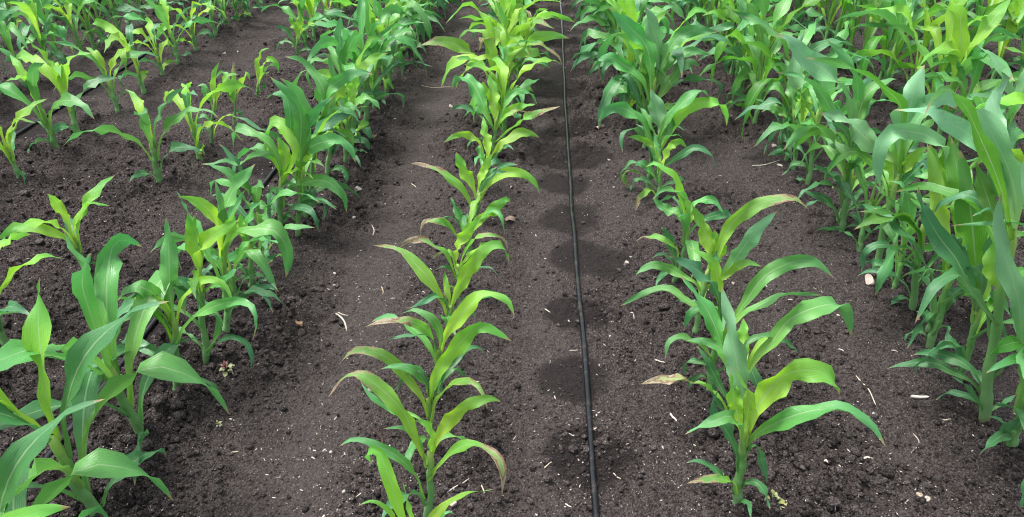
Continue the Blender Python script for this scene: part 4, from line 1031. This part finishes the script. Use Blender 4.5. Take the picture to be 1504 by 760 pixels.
stone(1.154, 1.861, 0.0103, 'small pale stone lying on the dark bare soil', 'small pale stones scattered on the soil', 32)
stone(-0.440, 1.481, 0.0131, 'pale pinkish stone under the scorched leaf of the second scorched plant', None, 33)
stone(-0.178, 1.114, 0.0152, 'chunky pale stone at the foot of the second scorched maize plant', None, 34)
stone(0.225, 4.465, 0.0182, 'round pale stone on bare soil on the far side of the open pipe', None, 35)
stone(0.299, 2.138, 0.0140, 'pinkish white stone between the open pipe and the bushy maize plant', None, 36)
stone(0.856, 2.183, 0.0116, 'small reddish stone under the long blade pale at its tip', None, 37)
stone(1.067, 3.185, 0.0154, 'rounded white stone beside the thin root by the tall row', None, 38)
stone(1.074, 2.058, 0.0258, 'largest stone, pale pink and angular, at the foot of the tall row', None, 39)
stone(0.150, 1.374, 0.0076, 'small white stone touching the open drip pipe', None, 40)
strip('twig', TWIG, (-0.401, 1.346), (-0.365, 1.259), 0.0045, 0.08, 'dark brown twig on cloddy soil beside the scorched row', 'twig', None, 41)
strip('straw', STRAW, (-0.195, 1.138), (-0.147, 1.182), 0.0016, 0.05, 'long thin straw beside the second scorched maize plant', 'straw', None, 42)
strip('straw', STRAW, (-0.623, 1.840), (-0.573, 1.755), 0.0030, 0.12, 'pale crooked straw on the trodden strip', 'straw', None, 43)
strip('straw', STRAW, (-0.620, 1.847), (-0.586, 1.838), 0.0022, 0.02, 'short grey straw touching the crooked one on the trodden strip', 'straw', None, 44)
strip('root', STRAW, (-0.691, 4.020), (-0.503, 4.016), 0.0020, -0.06, 'long thin pale root lying across the trodden strip', 'root', None, 45)
strip('root', STRAW, (0.920, 2.986), (1.049, 3.034), 0.0020, -0.08, 'thin pale root lying before the slim maize plant of the tall row', 'root', None, 46)
strip('twig', STRAW, (0.882, 1.602), (0.892, 1.479), 0.0017, 0.06, 'long thin pale twig on open soil in front of tall row', 'twig', None, 47)
strip('wood_chip', STRAW, (0.988, 1.509), (1.033, 1.505), 0.0050, 0.02, 'short thick pale wood chip in front of the tallest maize plant', 'wood chip', None, 48)
strip('straw', STRAW, (0.775, 1.276), (0.815, 1.292), 0.0032, 0.00, 'short stubby pale straw lying on open soil beside a pebble', 'straw', None, 49)
strip('straw', STRAW, (0.941, 1.376), (0.914, 1.318), 0.0014, 0.22, 'thin curved straw on open soil in front of the thick-stalked plant', 'straw', None, 50)
strip('straw', STRAW, (0.667, 1.178), (0.672, 1.133), 0.0016, 0.12, 'thin bent straw on open soil beyond the tiny weed', 'straw', None, 51)
strip('straw', STRAW, (0.348, 1.426), (0.358, 1.387), 0.0028, 0.05, 'pale straw between open drip pipe and green row', 'straw', None, 52)
strip('straw', STRAW, (0.727, 1.272), (0.725, 1.242), 0.0030, 0.10, 'ragged pale straw bit among pebbles on open soil', 'straw', None, 53)
strip('straw', STRAW, (-0.651, 1.722), (-0.627, 1.694), 0.0018, 0.06, 'short pale straw bit lying on the bare dark soil', 'straw', 'short straws scattered on the soil', 54)
strip('straw', STRAW, (-0.178, 1.519), (-0.152, 1.523), 0.0018, 0.06, 'short pale straw bit lying on the bare dark soil', 'straw', 'short straws scattered on the soil', 55)
strip('straw', STRAW, (0.024, 1.885), (0.041, 1.868), 0.0018, 0.06, 'short pale straw bit lying on the bare dark soil', 'straw', 'short straws scattered on the soil', 56)
strip('straw', STRAW, (0.096, 1.683), (0.123, 1.690), 0.0018, 0.06, 'short pale straw bit lying on the bare dark soil', 'straw', 'short straws scattered on the soil', 57)
strip('straw', STRAW, (0.134, 1.478), (0.147, 1.458), 0.0018, 0.06, 'short pale straw bit lying on the bare dark soil', 'straw', 'short straws scattered on the soil', 58)
strip('straw', STRAW, (0.867, 1.708), (0.882, 1.691), 0.0018, 0.06, 'short pale straw bit lying on the bare dark soil', 'straw', 'short straws scattered on the soil', 59)
strip('straw', STRAW, (1.014, 1.705), (1.029, 1.694), 0.0018, 0.06, 'short pale straw bit lying on the bare dark soil', 'straw', 'short straws scattered on the soil', 60)
strip('straw', STRAW, (1.249, 1.958), (1.275, 1.974), 0.0018, 0.06, 'short pale straw bit lying on the bare dark soil', 'straw', 'short straws scattered on the soil', 61)
strip('straw', STRAW, (0.086, 1.352), (0.103, 1.351), 0.0018, 0.06, 'short pale straw bit lying on the bare dark soil', 'straw', 'short straws scattered on the soil', 62)
strip('straw', STRAW, (0.073, 1.136), (0.087, 1.125), 0.0018, 0.06, 'short pale straw bit lying on the bare dark soil', 'straw', 'short straws scattered on the soil', 63)
strip('straw', STRAW, (0.025, 1.230), (0.043, 1.243), 0.0018, 0.06, 'short pale straw bit lying on the bare dark soil', 'straw', 'short straws scattered on the soil', 64)
strip('straw', STRAW, (0.398, 1.188), (0.408, 1.187), 0.0018, 0.06, 'short pale straw bit lying on the bare dark soil', 'straw', 'short straws scattered on the soil', 65)
strip('straw', STRAW, (-0.629, 2.415), (-0.608, 2.333), 0.0018, 0.06, 'short pale straw bit lying on the bare dark soil', 'straw', 'short straws scattered on the soil', 66)
strip('straw', STRAW, (-0.538, 2.783), (-0.511, 2.739), 0.0018, 0.06, 'short pale straw bit lying on the bare dark soil', 'straw', 'short straws scattered on the soil', 67)
strip('straw', STRAW, (0.388, 1.312), (0.401, 1.302), 0.0018, 0.06, 'short pale straw bit lying on the bare dark soil', 'straw', 'short straws scattered on the soil', 68)
strip('straw', STRAW, (0.332, 1.626), (0.358, 1.612), 0.0018, 0.06, 'short pale straw bit lying on the bare dark soil', 'straw', 'short straws scattered on the soil', 69)
strip('straw', STRAW, (0.187, 1.224), (0.205, 1.210), 0.0018, 0.06, 'short pale straw bit lying on the bare dark soil', 'straw', 'short straws scattered on the soil', 70)
strip('straw', STRAW, (-0.119, 1.167), (-0.110, 1.142), 0.0018, 0.06, 'short pale straw bit lying on the bare dark soil', 'straw', 'short straws scattered on the soil', 71)
strip('straw', STRAW, (1.030, 1.420), (1.043, 1.411), 0.0018, 0.06, 'short pale straw bit lying on the bare dark soil', 'straw', 'short straws scattered on the soil', 72)
strip('straw', STRAW, (-0.737, 1.254), (-0.723, 1.264), 0.0018, 0.06, 'short pale straw bit lying on the bare dark soil', 'straw', 'short straws scattered on the soil', 73)
strip('straw', STRAW, (-0.779, 1.360), (-0.764, 1.355), 0.0018, 0.06, 'short pale straw bit lying on the bare dark soil', 'straw', 'short straws scattered on the soil', 74)
strip('straw', STRAW, (0.286, 1.849), (0.293, 1.815), 0.0018, 0.06, 'short pale straw bit lying on the bare dark soil', 'straw', 'short straws scattered on the soil', 75)
strip('straw', STRAW, (0.821, 2.020), (0.832, 2.005), 0.0018, 0.06, 'short pale straw bit lying on the bare dark soil', 'straw', 'short straws scattered on the soil', 76)
strip('straw', STRAW, (-0.514, 2.004), (-0.500, 1.957), 0.0018, 0.06, 'short pale straw bit lying on the bare dark soil', 'straw', 'short straws scattered on the soil', 77)
dead_leaf(-0.771, 1.841, .022, 'crumpled tan dead leaf on soil beside the red-footed stalk', 3)
dead_leaf(-0.795, 3.211, .030, 'crumpled rust-coloured dead leaf at the foot of the green row', 4)
dead_leaf(-0.116, 2.415, .026, 'crumpled pale brown dead leaf between scorched row and open pipe', 5)
dead_leaf(-0.714, 1.763, .016, 'small pinkish dead leaf scrap near the crooked straw', 6)
weed(-0.847, 1.531, .045, True, 'small weed with reddish top and pale green leaves beside a maize foot', 1)
weed(0.532, 1.136, 0.055, False, 'tiny yellow-green weed at the foot of the striped lime maize', 2)
weed(-0.798, 1.335, .022, False, 'tiny wilted weed under a hanging leaf tip near the reddish weed', 3)
shell(0.877, 1.183, .009, 'small pale snail shell lying on open soil beside another shell', 1)
shell(0.880, 1.162, .009, 'small brown-edged snail shell, half open, on open soil', 2)
